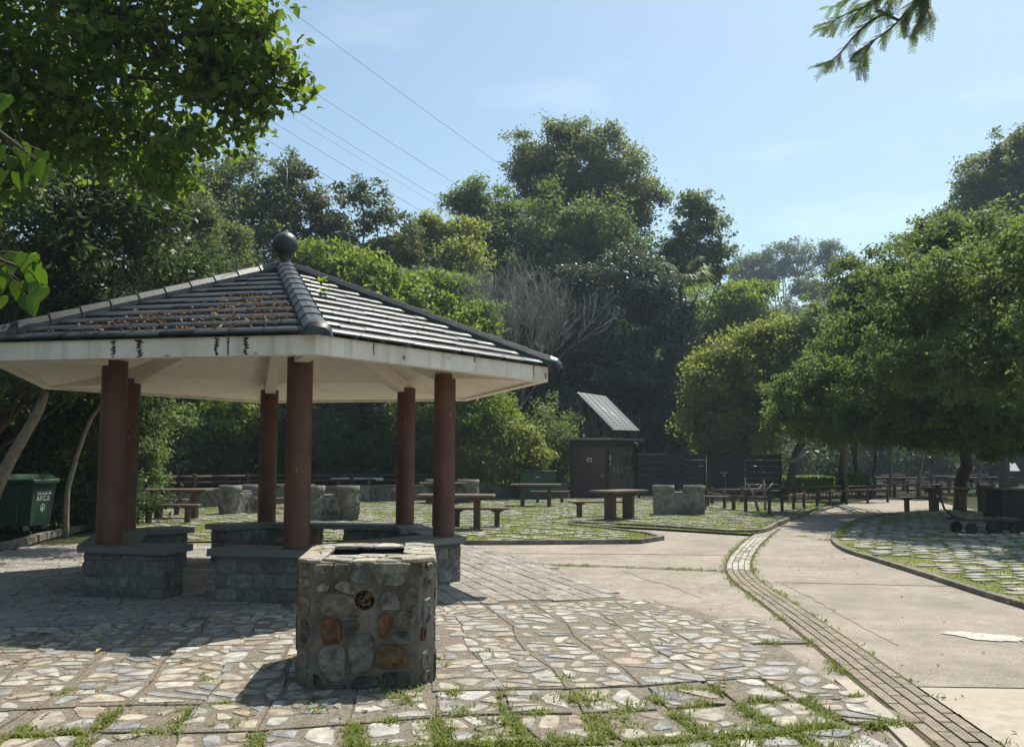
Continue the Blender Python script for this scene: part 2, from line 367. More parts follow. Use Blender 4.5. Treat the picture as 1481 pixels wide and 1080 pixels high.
# stone paving: cells of concrete with flat stones set in them, joints of dirt and grass
pave_edge=[(1400,1180),(1310,1090),(1252,1030),(1200,985),(1130,935),(1080,906),(1000,881),(904,866)]
pave=P2(pave_edge)+P2([(627,874),(429,882),(257,896),(0,905)])+[(-9.5,6.3),(-9.5,1.2),(1.5,1.2)]
sheet('paving_bed',pave,.004,'mortar')
ax=Vector((.985,.174,0)); ay=Vector((-.174,.985,0)); CW,CD=.455,.56
slabs=MB(); stones=MB(); joints=[]
def corner(i,j):
    r=random.Random(i*131+j*17); return ax*(i*CW+.04*math.sin(j*1.9)+.03*math.sin(i*1.7)+r.uniform(-.015,.015))+ay*(j*CD+.05*math.sin(i*1.3)+r.uniform(-.015,.015))
for i in range(-26,14):
    for j in range(-1,24):
        ox=i*CW+.04*math.sin((j+.5)*1.9)+.03*math.sin((i+.5)*1.7); oy=j*CD+.05*math.sin((i+.5)*1.3)
        cc=ax*(ox+CW/2)+ay*(oy+CD/2)
        if not inside((cc.x,cc.y),pave): continue
        near_=cc.y<5.75 and (cc.x>-.5 or cc.y<5.05); wj=.034 if near_ else .003
        poly=[]
        for (di,dj,sx_,sy_) in ((0,0,1,1),(1,0,-1,1),(1,1,-1,-1),(0,1,1,-1)):
            q_=corner(i+di,j+dj); q_=q_+ax*(wj*sx_)+ay*(wj*sy_); poly.append((q_.x,q_.y))
        # trim to the paving outline
        zt=.018+random.uniform(-.0012,.0012)
        slabs.prism(poly,.002,zt,.006)
        joints.append((cc,ox,oy))
        ns=random.choice((6,7,8,9,10,11)) if not near_ else random.choice((3,4,5,6,7))
        rc=(wj+.015,wj+.015,CW-wj-.015,CD-wj-.015)
        for st in voronoi(rc,sites(rc,ns,.085),random.uniform(.022,.042)):
            if random.random()<.13: continue
            q=chaikin([(x+random.uniform(-.012,.012),y+random.uniform(-.012,.012)) for x,y in st],.16)
            if abs(area(q))<.0018: continue
            mx_=sum(x for x,y in q)/len(q); my_=sum(y for x,y in q)/len(q); k=random.uniform(.76,1.0)
            wp=[]
            for x,y in q:
                p=ax*(ox+mx_+(x-mx_)*k)+ay*(oy+my_+(y-my_)*k); wp.append((p.x,p.y))
            stones.prism(wp,zt-.004,zt+random.uniform(.003,.008),.006,random.random())
struct(slabs.build('stone_paving','mortar')); struct(stones.build('paving_stones','flag'))
strip('concrete_edging',[G(x,y) for x,y in pave_edge[:4]],-.13,-.03,-.02,.02,'concrete_pale')
# granite sett apron round the pavilion
apron=P2([(904,867),(800,822),(750,806),(668,787)])+[(-1.6,17.2),(-8.2,15.6),(-8.8,7.4)]+P2([(0,906),(257,897),(429,883),(627,875)])
sheet('apron_bed',apron,.008,'mortar')
setts=MB()
def lay_setts(d,keep,L_,W_,sd):
    rnd=random.Random(sd); d=Vector((d[0],d[1],0)).normalized(); nn=Vector((-d.y,d.x,0))
    for j in range(-70,70):
        x=-22+rnd.uniform(0,.3)
        while x<22:
            l=L_*rnd.uniform(.75,1.25); cc=d*(x+l/2)+nn*(j*W_+W_/2)+Vector((-3,11.3,0))
            if inside((cc.x,cc.y),apron) and keep(cc):
                g=.0055; q=[]
                for a,b in ((x+g,g),(x+l-g,g),(x+l-g,W_-g),(x+g,W_-g)):
                    p=d*(a+rnd.uniform(-.004,.004))+nn*(j*W_+b+rnd.uniform(-.004,.004))+Vector((-3,11.3,0)); q.append((p.x,p.y))
                setts.prism(q,.004,.020+rnd.uniform(-.003,.004),.010,rnd.random())
            x+=l
lay_setts((.31,-.95),lambda c:(c.x+2.2)*.95+(c.y-9)*.31>.0,.34,.19,3)
lay_setts((.97,.22),lambda c:(c.x+2.2)*.95+(c.y-9)*.31<=0,.42,.24,4)
struct(setts.build('granite_apron','sett'))
# grass grown paver areas with kerbs
areaA=P2([(560,788),(800,787),(925,786),(957,781),(935,775),(880,768),(824,762)])+P2([(822,757),(950,763),(1085,771),(1127,757),(1166,741)],.06)+[(11.5,32),(10.5,37.5),(-3,36.5),(-11,33),(-11.5,29),(-9.3,21),(-7.6,15.6),(-1.6,16.5)]
areaB=[(v.x,v.y) for v in spline([G(x,y,0) for x,y in [(1500,884),(1480,878),(1420,860),(1340,834),(1270,812),(1226,798),(1206,783),(1213,768),(1240,754),(1290,744),(1340,738)]],5)]+[(15.5,28),(24,28),(24,8),(8,8)]
def pavers(name,poly,d,sd,dens,keep,LL=.62,WW=.40):
    sheet(name+'_bed',poly,.05,'soil_grass'); b=MB(); rnd=random.Random(sd); d=Vector((d[0],d[1],0)).normalized(); nn=Vector((-d.y,d.x,0))
    xs=[p[0] for p in poly]; ys=[p[1] for p in poly]; pts=[]
    c0=Vector((sum(xs)/len(xs),sum(ys)/len(ys),0)); pass
    for j in range(-130,130):
        for i in range(-80,80):
            x=i*LL+(LL/2 if j%2 else 0)+rnd.uniform(-.05,.05); y=j*WW+rnd.uniform(-.03,.03)
            cc=c0+d*(x+LL/2)+nn*(y+WW/2)
            if not inside((cc.x,cc.y),poly): continue
            okc=all(inside((c0+d*(x+a)+nn*(y+e))[:2],poly) for a in (-.02,LL+.02) for e in (-.02,WW+.02))
            if okc and rnd.random()<keep:
                gx,gy=LL*rnd.uniform(.05,.24),WW*rnd.uniform(.10,.30); q=[]
                for a,bb in ((gx,gy),(LL-gx,gy),(LL-gx*.8,WW-gy),(gx*.8,WW-gy)):
                    p=c0+d*(x+a+rnd.uniform(-.03,.03))+nn*(y+bb+rnd.uniform(-.02,.02)); q.append((p.x,p.y))
                b.prism(chaikin(q,.12),.048,.064+rnd.uniform(0,.012),.008,rnd.random())
                for _ in range(int(dens*.6)):
                    e=rnd.choice((0,1)); p=c0+d*(x+rnd.uniform(0,LL))+nn*(y+(rnd.uniform(0,gy+.03) if e else WW-rnd.uniform(0,gy+.03))); pts.append((p.x,p.y,.05))
                for _ in range(int(dens*.3)):
                    e=rnd.choice((0,1)); p=c0+d*(x+(rnd.uniform(0,gx+.03) if e else LL-rnd.uniform(0,gx+.03)))+nn*(y+rnd.uniform(0,WW)); pts.append((p.x,p.y,.05))
            else:
                for _ in range(dens): p=c0+d*(x+rnd.uniform(0,LL))+nn*(y+rnd.uniform(0,WW)); pts.append((p.x,p.y,.05))
    struct(b.build(name,'paver')); return pts
def blades(name,pts,h,wd,sd,lean=.6,label=None):
    r=np.random.RandomState(sd); P=np.array(pts,float); n=len(P)
    a=r.rand(n)*2*PI; hh=h[0]+(h[1]-h[0])*r.rand(n)**1.6; w=wd*(.7+.6*r.rand(n))
    dx=np.stack([np.cos(a),np.sin(a),0*a],1); sx=np.stack([-np.sin(a),np.cos(a),0*a],1); z=np.array([0,0,1.])
    ln=(lean*(.3+r.rand(n)))[:,None]; H=hh[:,None]; Wd=w[:,None]
    p0=P-sx*Wd/2; p1=P+sx*Wd/2; md=P+z*H*.6+dx*H*ln*.45; q0=md-sx*Wd*.42; q1=md+sx*Wd*.42; tp=P+z*H*(1-.25*ln)+dx*H*ln*1.1; t2=tp+sx*.0006
    V=np.stack([p0,p1,q1,q0,t2,tp],1).reshape(-1,3); b=np.arange(n)[:,None]*6
    Fc=np.concatenate([b+np.array([[0,1,2,3]]),b+np.array([[3,2,4,5]])],0); t=r.rand(n)
    o=npmesh(name,V,Fc,np.concatenate([t,t]),'grass'); tag(o,label,'grass',None,'stuff'); return o
ptsA=pavers('grass_pavers',areaA,(.98,-.05),11,30,.68,.44,.29); ptsB=pavers('grass_pavers',areaB,(.97,.2),12,30,.84,.36,.25)
rnd=random.Random(5)
def patchy(p):   # weedy and bare zones of their own shape
    v=math.sin(p[0]*.9+1.3*math.sin(p[1]*.7))+math.sin(p[1]*1.1+p[0]*.4+2)+.6*math.sin(p[0]*2.3-p[1]*1.7)
    return v>-.75 or rnd.random()<.3
blades('grass',[p for p in ptsA if patchy(p)],(.018,.06),.020,1,1.1,'short weedy grass between the pale pavers by the picnic tables')
blades('grass',[p for p in ptsB if patchy(p)],(.014,.045),.014,2,1.2,'short grass in the paver gaps right of the path')
strip('kerb',[Vector((x,y,0)) for x,y in P2([(600,788),(800,787),(925,786),(957,781),(935,775),(880,768),(824,762)])],-.05,.05,-.02,.085,'kerb')
strip('kerb',spline([G(x,y,0) for x,y in [(822,759),(950,765),(1085,773),(1127,759),(1166,743)]],4),-.05,.05,-.02,.10,'kerb')
strip('kerb',spline([G(x,y,0) for x,y in [(1500,884),(1480,878),(1420,860),(1340,834),(1270,812),(1226,798),(1206,783),(1213,768),(1240,754),(1290,744)]],5),-.04,.05,-.02,.062,'kerb')
# brick band curving along the path
cl=spline([G(x,y) for x,y in [(1560,1200),(1395,1075),(1275,985),(1190,920),(1125,873),(1083,843),(1068,824),(1072,806),(1086,788),(1103,773),(1116,764)]],14)
acc=0; bb=MB(); bp=MB(); cl=densify(cl,.05); rowpts=[]
for r_ in range(4):
    o0=offset(cl,-.165+r_*.0825+.006); o1=offset(cl,-.165+(r_+1)*.0825-.006); k=r_*2
    while k<len(cl)-5:
        e=min(k+4,len(cl)-1); q=[o0[k]]+[o0[e]]+[o1[e]]+[o1[k]]; q=[(q[0].lerp(q[1],.02)),q[0].lerp(q[1],.97),q[3].lerp(q[2],.97),q[3].lerp(q[2],.02)]
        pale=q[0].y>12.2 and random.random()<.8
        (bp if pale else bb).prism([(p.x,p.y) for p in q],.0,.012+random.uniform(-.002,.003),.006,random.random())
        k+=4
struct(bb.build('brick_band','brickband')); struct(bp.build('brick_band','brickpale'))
e0,e1=offset(cl,-.19),offset(cl,.19); sheet('band_bed',[(p.x,p.y) for p in e0]+[(p.x,p.y) for p in reversed(e1)],.004,'dirt')
dr=[G(x,y) for x,y in [(742,816),(860,818),(960,822),(1055,826)]]; strip('drain_band',dr,-.09,.09,-.01,.006,'kerb')
# weeds: paving joints, band edges, drain
wp=[]; rw=random.Random(21)
def tuft(x,y,z,n,s): 
    for _ in range(n): wp.append((x+rw.gauss(0,s),y+rw.gauss(0,s),z))
for cc,ox,oy in joints:
    for (a0,b0,a1,b1) in ((0,0,CW,0),(0,0,0,CD)):
        u=cc.x; v=cc.y
        pr=.0
        if v<5.75 and u>-.4: pr=.95
        elif v<4.95: pr=.8
        elif v<5.9: pr=.6 if u>.3 else .2
        elif v<7: pr=.14
        else: pr=.09
        if rw.random()>pr: continue
        dense=(1.0 if (v<5.4 and u>-1) else .5)
        t0=rw.random()*.3; t1=1-rw.random()*.3
        if v>=5.4: t0=rw.random()*.8; t1=t0+.22
        for _ in range(int((620 if v<5.8 else 90)*dense*(t1-t0))):
            t=t0+(t1-t0)*rw.random(); p=ax*(ox+a0+(a1-a0)*t+rw.gauss(0,.03))+ay*(oy+b0+(b1-b0)*t+rw.gauss(0,.03))
            wp.append((p.x,p.y,.006))
for k in range(0,len(cl)-1):
    for off in (e0[k],e1[k]):
        if rw.random()<(.35 if cl[k].y>9 else .16): tuft(off.x,off.y,0,rw.randint(6,22),.035)
for k in range(60):
    t=rw.random(); p=dr[0].lerp(dr[3],t)
    if rw.random()<.6: tuft(p.x,p.y+rw.uniform(-.08,.08),.004,14,.05)
for _ in range(55):
    x_,y_=rw.uniform(-.8,1.9),rw.uniform(4.3,5.75)
    if inside((x_,y_),pave): tuft(x_,y_,.014,rw.randint(25,80),rw.uniform(.03,.075))
for x,y,n in [(460,1030,60),(588,1020,70),(600,1000,40),(335,1050,50),(560,1000,40),(630,955,60),(632,965,40),(20,940,40),(60,935,40),(400,905,30),(300,985,30),(260,960,30),(700,945,20),(940,935,25),(1115,932,60),(1210,970,50),(240,1062,70),(40,1060,90),(200,1068,90),(820,985,30)]:
    p=G(x,y); tuft(p.x,p.y,.008,n,.045)
blades('grass',wp,(.016,.06),.0085,3,1.2,'bright green weeds growing in the joints of the stone paving')

# ------------------------------------------------------------------ pavilion
PC=Vector((-3.013,11.351,0)); PHI=-.1806; RC,RE=2.2014,3.514; ZB,ZE,ZT,ZA=.565,2.4706,2.6548,4.02
def hx(k,r,z=0): a=k*PI/3; return Vector((r*math.cos(a),r*math.sin(a),z))
def grid_uv_mat(name,tile,mort,bw,bh,msize,off=0.0,rough=.5,bmp=.4,vary=.5,spec=.4):
    m,n,b=newmat(name); tc=n.nodes.new('ShaderNodeTexCoord'); br=n.nodes.new('ShaderNodeTexBrick')
    br.offset=off; br.inputs['Scale'].default_value=1; br.inputs['Brick Width'].default_value=bw; br.inputs['Row Height'].default_value=bh; br.inputs['Mortar Size'].default_value=msize
    br.inputs['Color1'].default_value=c4(tile); br.inputs['Color2'].default_value=c4(tuple(x*vary for x in tile)); br.inputs['Mortar'].default_value=c4(mort); br.inputs['Mortar Smooth'].default_value=.2
    n.links.new(tc.outputs['UV'],br.inputs['Vector'])
    a=noise(n,2.6,7,.7); ra=ramp(n,[.3,.7],[(.55,)*3,(1.35,)*3]); n.links.new(a.outputs['Fac'],ra.inputs[0])
    n.links.new(mixc(n,br.outputs['Color'],ra.outputs[0],1.0,'MULTIPLY'),b.inputs['Base Color']); b.inputs['Roughness'].default_value=rough; b.inputs['Specular IOR Level'].default_value=spec
    inv=n.nodes.new('ShaderNodeMath'); inv.operation='SUBTRACT'; inv.inputs[0].default_value=1; n.links.new(br.outputs['Fac'],inv.inputs[1]); bump(n,b,inv.outputs[0],bmp,.004); return m
M['mosaic']=grid_uv_mat('brown_mosaic',(.115,.033,.018),(.125,.070,.048),.0236,.0236,.0026,0,.45,.3,.75)
pav=thing('pavilion','hexagonal open pavilion with dark tiled roof, white eaves and brown mosaic columns','pavilion',PC,PHI)
# roof: six faces of overlapping tile courses
roof=MB(); NC=12; rr=random.Random(31)
ap=RE+.05
for k in range(6):
    A,B=hx(k,1),hx(k+1,1); nrm=((A+B)/2).normalized()
    def pt(s,t,dz): # s: 0 apex .. 1 eave ; t across
        p=(A*(1-t)+B*t)*ap*s; return Vector((p.x,p.y,ZA-(ZA-ZT)*s+dz))
    for i in range(NC):
        s0,s1=max(.015,i/NC-.012),(i+1)/NC
        ntile=max(2,int(round(ap*s1/.34))); sh=.5 if i%2 else 0
        cuts=[0]+[min(1,max(0,(q+sh)/ntile)) for q in range(0,ntile+1) if 0.02<(q+sh)/ntile<.98]+[1]
        for a,b in zip(cuts[:-1],cuts[1:]):
            dz=rr.uniform(-.005,.005); ds=rr.uniform(-.003,.003); tint=rr.random(); e=.0035/max(.3,ap*s1)
            a1,b1=a+e,b-e
            top=[pt(s0,a1,.008),pt(s0,b1,.008),pt(s1-.012,b1,.052+dz),pt(s1-.012,a1,.052+dz)]
            n0=[pt(s1+ds,a1,.040+dz),pt(s1+ds,b1,.040+dz)]; n1=[pt(s1+ds,a1,.020+dz),pt(s1+ds,b1,.020+dz)]; n2=[pt(s1-.01,a1,.004+dz),pt(s1-.01,b1,.004+dz)]
            bb_=len(roof.v); roof.v+=[tuple(p) for p in (top[0],top[1],top[2],top[3],n0[1],n0[0],n1[1],n1[0],n2[1],n2[0])]
            for f in ((3,2,1,0),(5,4,2,3),(7,6,4,5),(9,8,6,7)): roof.f.append(tuple(bb_+q for q in f)); roof.t.append(tint); roof.uv.append(None); roof.sm.append(False)
    roof.face([pt(0,0,-.01),pt(1-.004,1,-.01),pt(1-.004,0,-.01)],.3)
ro=roof.build('roof','rooftile',pav)
def weather(name,base,stain,amt):
    m=M[name]; n=m.node_tree; b=n.nodes['Principled BSDF']; src=b.inputs['Base Color'].links[0].from_socket
    tc=n.nodes.new('ShaderNodeTexCoord'); mp=n.nodes.new('ShaderNodeMapping'); mp.inputs['Scale'].default_value=(5,5,.35); n.links.new(tc.outputs['Object'],mp.inputs['Vector'])
    a=noise(n,1.3,6,.65,mp.outputs[0]); r=ramp(n,[.50,.78],[(0,)*3,(amt,)*3]); n.links.new(a.outputs['Fac'],r.inputs[0]); n.links.new(mixc(n,src,stain,r.outputs[0]),b.inputs['Base Color'])
weather('white',None,(.42,.33,.23),.75); weather('soffit',None,(.50,.42,.32),.4)
# hip ridge caps of stepped tiles with a rounded end
for k in range(6):
    b=MB(); d=hx(k,1); sd=Vector((-d.y,d.x,0)); sl=(ZA-ZT)/ap
    def sec(s,w,h): 
        p=d*(ap*s); z=ZA-(ZA-ZT)*s+.03
        return [p+sd*(w*q)+Vector((0,0,z+h*e)) for q,e in ((-1,-.35),(-.93,.30),(-.55,.98),(0,1.08),(.55,.98),(.93,.30),(1,-.35))]
    NT=11
    for i in range(NT):
        s0=.03+(1.0-.03)*i/NT; s1=.03+(1.0-.03)*(i+1)/NT+.006; g=.0018
        ra,rb=sec(s0+g,.125,.085),sec(s1-g,.137,.097)
        vs=ra+rb; fs=[(q,q+1,8+q,7+q) for q in range(6)]+[tuple(range(13,6,-1)),(0,1,2,3,4,5,6)]
        b.idx(vs,fs,rr.random())
    e0=sec(1.0,.145,.10); e1=sec(1.022,.145,.097); e2=sec(1.034,.12,.06); e3=sec(1.036,.10,.0)
    for q0,q1 in ((e0,e1),(e1,e2),(e2,e3)): b.idx(q0+q1,[(q,q+1,8+q,7+q) for q in range(6)],.5,True)
    b.idx(e3,[(6,5,4,3,2,1,0)]); b.build('ridge_cap','ridge',pav)
fin=MB(); prof=[(.0,0),(.17,0),(.175,.03),(.15,.055),(.10,.075),(.075,.11),(.07,.16),(.085,.185),(.09,.20)]
fin.lathe([(r,z+ZA-.01) for r,z in prof],28); ped=fin.build('finial','ball',pav)
fb=MB(); rb=.162; fb.lathe([(max(.0005,rb*math.cos(t)),ZA+.335+rb*math.sin(t)) for t in [(-PI/2)+PI*i/20 for i in range(21)]],32); fb.build('ball','ball',ped)
fr=MB(); fr.tube([(0,0,ZA+.49),(0,0,ZA+1.38)],[.006,.004],6); fr.build('lightning_rod','ball',ped)
# fascia, drip stains, soffit, ceiling, beams
fa=MB()
for k in range(6):
    a0,a1,b0,b1=hx(k,RE,ZE),hx(k,RE,ZT+.005),hx(k+1,RE,ZE),hx(k+1,RE,ZT+.005); i0,i1=hx(k,RE-.13,ZE),hx(k+1,RE-.13,ZE)
    fa.face([a0,b0,b1,a1]); fa.face([i0,i1,b0,a0]); fa.face([i1,i0,hx(k,RE-.13,ZE+.03),hx(k+1,RE-.13,ZE+.03)])
fas=fa.build('fascia','white',pav)
def on_fascia(k,t,z,off=.003):
    A,B=hx(k,RE),hx(k+1,RE); nrm=((A+B)/2).normalized(); p=A.lerp(B,t)+nrm*off; return Vector((p.x,p.y,z))
rs=random.Random(8)
def streak(b,k,t,wd,z1,z0,n=12,hole=.0):
    l=[];r=[]
    for i in range(n+1):
        z=z1+(z0-z1)*i/n; q=(.25+.75*rs.random())*wd*(1-.35*i/n); o=rs.uniform(-.3,.3)*wd
        l.append((t+(o-q/2)/RE,z)); r.append((t+(o+q/2)/RE,z))
    for i in range(n):
        if rs.random()<hole: continue
        b.face([on_fascia(k,*l[i]),on_fascia(k,*r[i]),on_fascia(k,*r[i+1]),on_fascia(k,*l[i+1])])
for t,wd,hole in ((.405,.065,.05),(.485,.075,.05),(.715,.05,.25),(.75,.03,.3),(.80,.065,.05)): b=MB(); streak(b,4,t,wd*1.1,ZT-.01,ZE+.005,34,.08); b.build('mould_streak','mould',fas)
for t,wd,z0 in ((.20,.022,.06),(.92,.028,.02),(.62,.03,.12)): b=MB(); streak(b,5,t,wd,ZT-.005,ZE+z0,11,0); b.build('mould_streak','mould',fas)
b=MB()
for k,t,z,w_,h_ in ((5,.315,2.545,.022,.05),(5,.50,2.60,.012,.02),(4,.57,2.485,.03,.015),(4,.83,2.485,.03,.012),(5,.985,2.54,.02,.07)):
    ring=[on_fascia(k,t+w_/RE*math.cos(a)*rs.uniform(.7,1.2),z+h_/2*math.sin(a)*rs.uniform(.7,1.2),.004) for a in [2*PI*i/11 for i in range(11)]]; b.face(ring)
b.build('paint_flake','peel',fas)
ZC=2.685
so_=MB()
for k in range(6):
    so_.face([hx(k+1,RE-.13,ZE+.028),hx(k,RE-.13,ZE+.028),hx(k,RC,ZC),hx(k+1,RC,ZC)])
so_.build('soffit','soffit',pav)
ce=MB()
for k in range(6): ce.face([hx(k+1,RC,ZC),hx(k,RC,ZC),Vector((0,0,ZA-.32))])
ce.build('ceiling','soffit',pav)
for k in range(6):
    b=MB(); d=hx(k,1); sd=Vector((-d.y,d.x,0))*.075
    L_=[(.0,ZA-.34,ZA-.50),(RC-.16,ZC+.06,ZC-.16),(RC+.16,ZC-.02,ZC-.16),(RE-.14,ZE+.02,ZE+.004)]
    for (r0,t0,u0),(r1,t1,u1) in zip(L_[:-1],L_[1:]):
        p0,p1=d*r0,d*r1; z=lambda p,h:Vector((p.x,p.y,h))
        b.face([z(p0-sd,u0),z(p0+sd,u0),z(p1+sd,u1),z(p1-sd,u1)][::-1]); b.face([z(p0+sd,u0),z(p0+sd,t0),z(p1+sd,t1),z(p1+sd,u1)]); b.face([z(p0-sd,u0),z(p1-sd,u1),z(p1-sd,t1),z(p0-sd,t0)])
    b.build('roof_beam','soffit',pav)
rc=.136
for k in range(6):
    b=MB(); n=40; c0=hx(k,RC)
    for i in range(n):
        a0,a1=2*PI*i/n,2*PI*(i+1)/n; u0,u1=i/n*36*.0236,(i+1)/n*36*.0236; z1=ZC-.1
        q=[(c0.x+rc*math.cos(a),c0.y+rc*math.sin(a),z) for a,z in ((a0,ZB-.01),(a1,ZB-.01),(a1,z1),(a0,z1))]
        b.face(q,.5,[(u0,0),(u1,0),(u1,z1-ZB),(u0,z1-ZB)],True)
    cl_=b.build('column','mosaic',pav)
    s=MB()
    for _ in range(rs.randint(1,3)):
        a=rs.uniform(-2.6,-.5)-PHI; z=rs.uniform(.9,2.3); w_=rs.uniform(.03,.10); h_=rs.uniform(.02,.06)
        s.idx([(c0.x+(rc+.002)*math.cos(a+q*w_),c0.y+(rc+.002)*math.sin(a+q*w_),z+e*h_*rs.uniform(.7,1.1)) for q,e in ((-1,-.5),(-.2,-.9),(1,-.4),(.9,.5),(.1,.8),(-.9,.4))],[(0,1,2,3,4,5)])
    s.build('chipped_patch','peel' if k%2 else 'pitcement',cl_)
# bench walls: rubble base under a granite slab, wrapping two columns each
def poly_off(pts,d):
    return offset(pts,d)
for a_,b_ in ((3,4),(5,6),(1,2)):
    A,B=hx(a_,RC),hx(b_,RC); s=A+(hx(a_-1,RC)-A).normalized()*.87; e=B+(hx(b_+1,RC)-B).normalized()*.87
    ln=[s,A,B,e]; bench=MB()
    def ring(do,di): return offset(ln,-do),offset(ln,di)
    # outward is to the right of the counter-clockwise walk
    oo,ii=ring(.275,.25); sb=MB(); z0,z1=ZB-.075,ZB
    for i in range(3):
        p,q,r_,t_=oo[i],oo[i+1],ii[i+1],ii[i]; bv=.012
        def V3(v,z): return (v.x,v.y,z)
        sb.face([V3(p,z1),V3(q,z1),V3(r_,z1),V3(t_,z1)]); sb.face([V3(t_,z0),V3(r_,z0),V3(q,z0),V3(p,z0)])
        sb.face([V3(p,z0),V3(q,z0),V3(q,z1),V3(p,z1)]); sb.face([V3(r_,z0),V3(t_,z0),V3(t_,z1),V3(r_,z1)])
    for i,f in ((0,1),(3,0)):
        p,t_=oo[i],ii[i]; sb.face([V3(t_,z0),V3(p,z0),V3(p,z1),V3(t_,z1)] if f else [V3(p,z0),V3(t_,z0),V3(t_,z1),V3(p,z1)])
    # rubble base
    br=MB(); core=MB(); rng=random.Random(a_)
    segs=[[s,A,A.lerp(B,.40)],[A.lerp(B,.62),B,e]] if a_==1 else [ln]
    dS=(A-s).normalized(); dE=(e-B).normalized()
    for sg in segs:
        sg=list(sg)
        if sg[0] is s: sg[0]=s+dS*.07
        if sg[-1] is e: sg[-1]=e-dE*.07
        o2,i2=offset(sg,-.205),offset(sg,.18)
        loop=o2+list(reversed(i2)); n=len(loop)
        for i in range(n):
            p,q=loop[i],loop[(i+1)%n]; d=(q-p); l=d.length; d.normalize(); nr=Vector((d.y,-d.x,0))
            core.face([V3(p,0),V3(q,0),V3(q,z0),V3(p,z0)])
            # coursed stones set in the face
            z=.01
            while z<z0-.03:
                hh=min(rng.uniform(.10,.17),z0-.01-z); x=0
                while x<l-.02:
                    ww=min(rng.uniform(.10,.30),l-x)
                    if l-x-ww<.07: ww=l-x
                    g=.008; base=p+d*(x+g); pr=rng.uniform(.008,.022); cs=[(0,0),(ww-2*g,0),(ww-2*g,hh-2*g),(0,hh-2*g)]
                    cs=chaikin([(u+rng.uniform(-.008,.008),v+rng.uniform(-.006,.006)) for u,v in cs],.18)
                    mu=sum(u for u,v in cs)/len(cs); mv=sum(v for u,v in cs)/len(cs); m_=len(cs)
                    def W(u,v,o): w_=base+d*u+nr*o; return (w_.x,w_.y,z+g+v)
                    vs_=[W(u,v,-.01) for u,v in cs]+[W(mu+(u-mu)*.97,mv+(v-mv)*.97,pr*.6) for u,v in cs]+[W(mu+(u-mu)*.78,mv+(v-mv)*.78,pr+rng.uniform(-.003,.003)) for u,v in cs]
                    fs_=[(j,(j+1)%m_,m_+(j+1)%m_,m_+j) for j in range(m_)]+[(m_+j,m_+(j+1)%m_,2*m_+(j+1)%m_,2*m_+j) for j in range(m_)]+[tuple(range(2*m_,3*m_))]
                    br.idx(vs_,fs_,rng.random()); x+=ww
                z+=hh
    bo=sb.build('bench_slab','granite',pav)
    co_=core.build('bench_wall','rubble_mortar',pav); br.build('facing_stones','rubble',co_)

# leaf litter lying on the roof and two seedlings
def scatter_leaves(name,pts,mat,size,sd,nrm=None,label=None):
    r=np.random.RandomState(sd); P=np.array(pts,float); n=len(P); a=r.rand(n)*2*PI; s=size*(.6+.8*r.rand(n))
    N=np.array(nrm)[None,:]+.5*r.randn(n,3) if nrm is not None else np.array([[0,0,1.]])+.35*r.randn(n,3); N/=np.linalg.norm(N,axis=1)[:,None]
    T=np.stack([np.cos(a),np.sin(a),.0*a],1); T-=N*(T*N).sum(1)[:,None]; T/=np.linalg.norm(T,axis=1)[:,None]; B=np.cross(N,T); S=s[:,None]
    V=np.stack([P-T*S*.5,P+B*S*.25+N*S*.15,P+T*S*.5,P-B*S*.25+N*S*.15],1).reshape(-1,3); Fc=np.arange(4*n).reshape(-1,4)
    o=npmesh(name,V,Fc,r.rand(n),mat); 
    if label: tag(o,label,'leaf litter',None,'stuff')
    return o
CP,SP=math.cos(PHI),math.sin(PHI)
def pav2w(p): return (PC.x+p.x*CP-p.y*SP,PC.y+p.x*SP+p.y*CP,p.z)
pts=[]; rl=random.Random(77)
A,B=hx(4,1),hx(5,1)
for (s,t,n,sa,sb_) in ((.62,.72,120,.015,.12),(.55,.66,90,.02,.10),(.70,.72,120,.012,.16),(.78,.76,120,.01,.14),(.80,.40,110,.012,.10),(.86,.34,110,.01,.12),(.93,.66,130,.008,.14),(.90,.78,90,.01,.10),(.86,.85,70,.012,.06),(.70,.9,40,.02,.05),(.9,.5,60,.05,.2),(.75,.6,80,.1,.2),(.95,.2,40,.02,.1)):
    for _ in range(int(n*.55)):
        q=min(.985,s+rl.gauss(0,sa)); q=(math.floor(q*NC)+min(.99,abs(rl.gauss(0,.32))))/NC; tt=min(.97,max(.03,t+rl.gauss(0,sb_)))
        fr_=(q*NC)%1; p=(A*(1-tt)+B*tt)*ap*q; pts.append(pav2w(Vector((p.x,p.y,ZA-(ZA-ZT)*q+.018+.044*fr_+rl.uniform(0,.02)))))
scatter_leaves('leaf_litter',pts,'litter',.05,5,None,'brown dead leaves caught on the left face of the tiled pavilion roof')
def seedling(name,loc,h,n,sz,label,mat='lf_bright'):
    o=thing(name,label,'seedling',loc); b=MB(); b.tube([(0,0,-.02),(.01,0,h*.5),(0,.01,h)],[.006,.004,.003],5); b.build('stem','bark',o)
    l=MB(); r=random.Random(int(h*1000))
    for i in range(n):
        a=r.random()*6.28; z=h*(.4+.6*i/n); d=Vector((math.cos(a),math.sin(a),r.uniform(-.2,.6))).normalized(); s=Vector((-d.y,d.x,0)).normalized()*sz*.28
        p=Vector((0,0,z)); l.face([p,p+d*sz*.5+s,p+d*sz,p+d*sz*.5-s],r.random())
    l.build('leaves',mat,o); return o
A,B=hx(5,1),hx(6,1)
for t,s,h,lb in ((.30,.36,.15,'upper small green seedling sprouting from the roof tiles near the ridge'),(.22,.47,.10,'lower tiny green seedling sprouting between the roof tiles')):
    p=(A*(1-t)+B*t)*ap*s; seedling('seedling',pav2w(Vector((p.x,p.y,ZA-(ZA-ZT)*s+.03))),h,8,.11,lb)

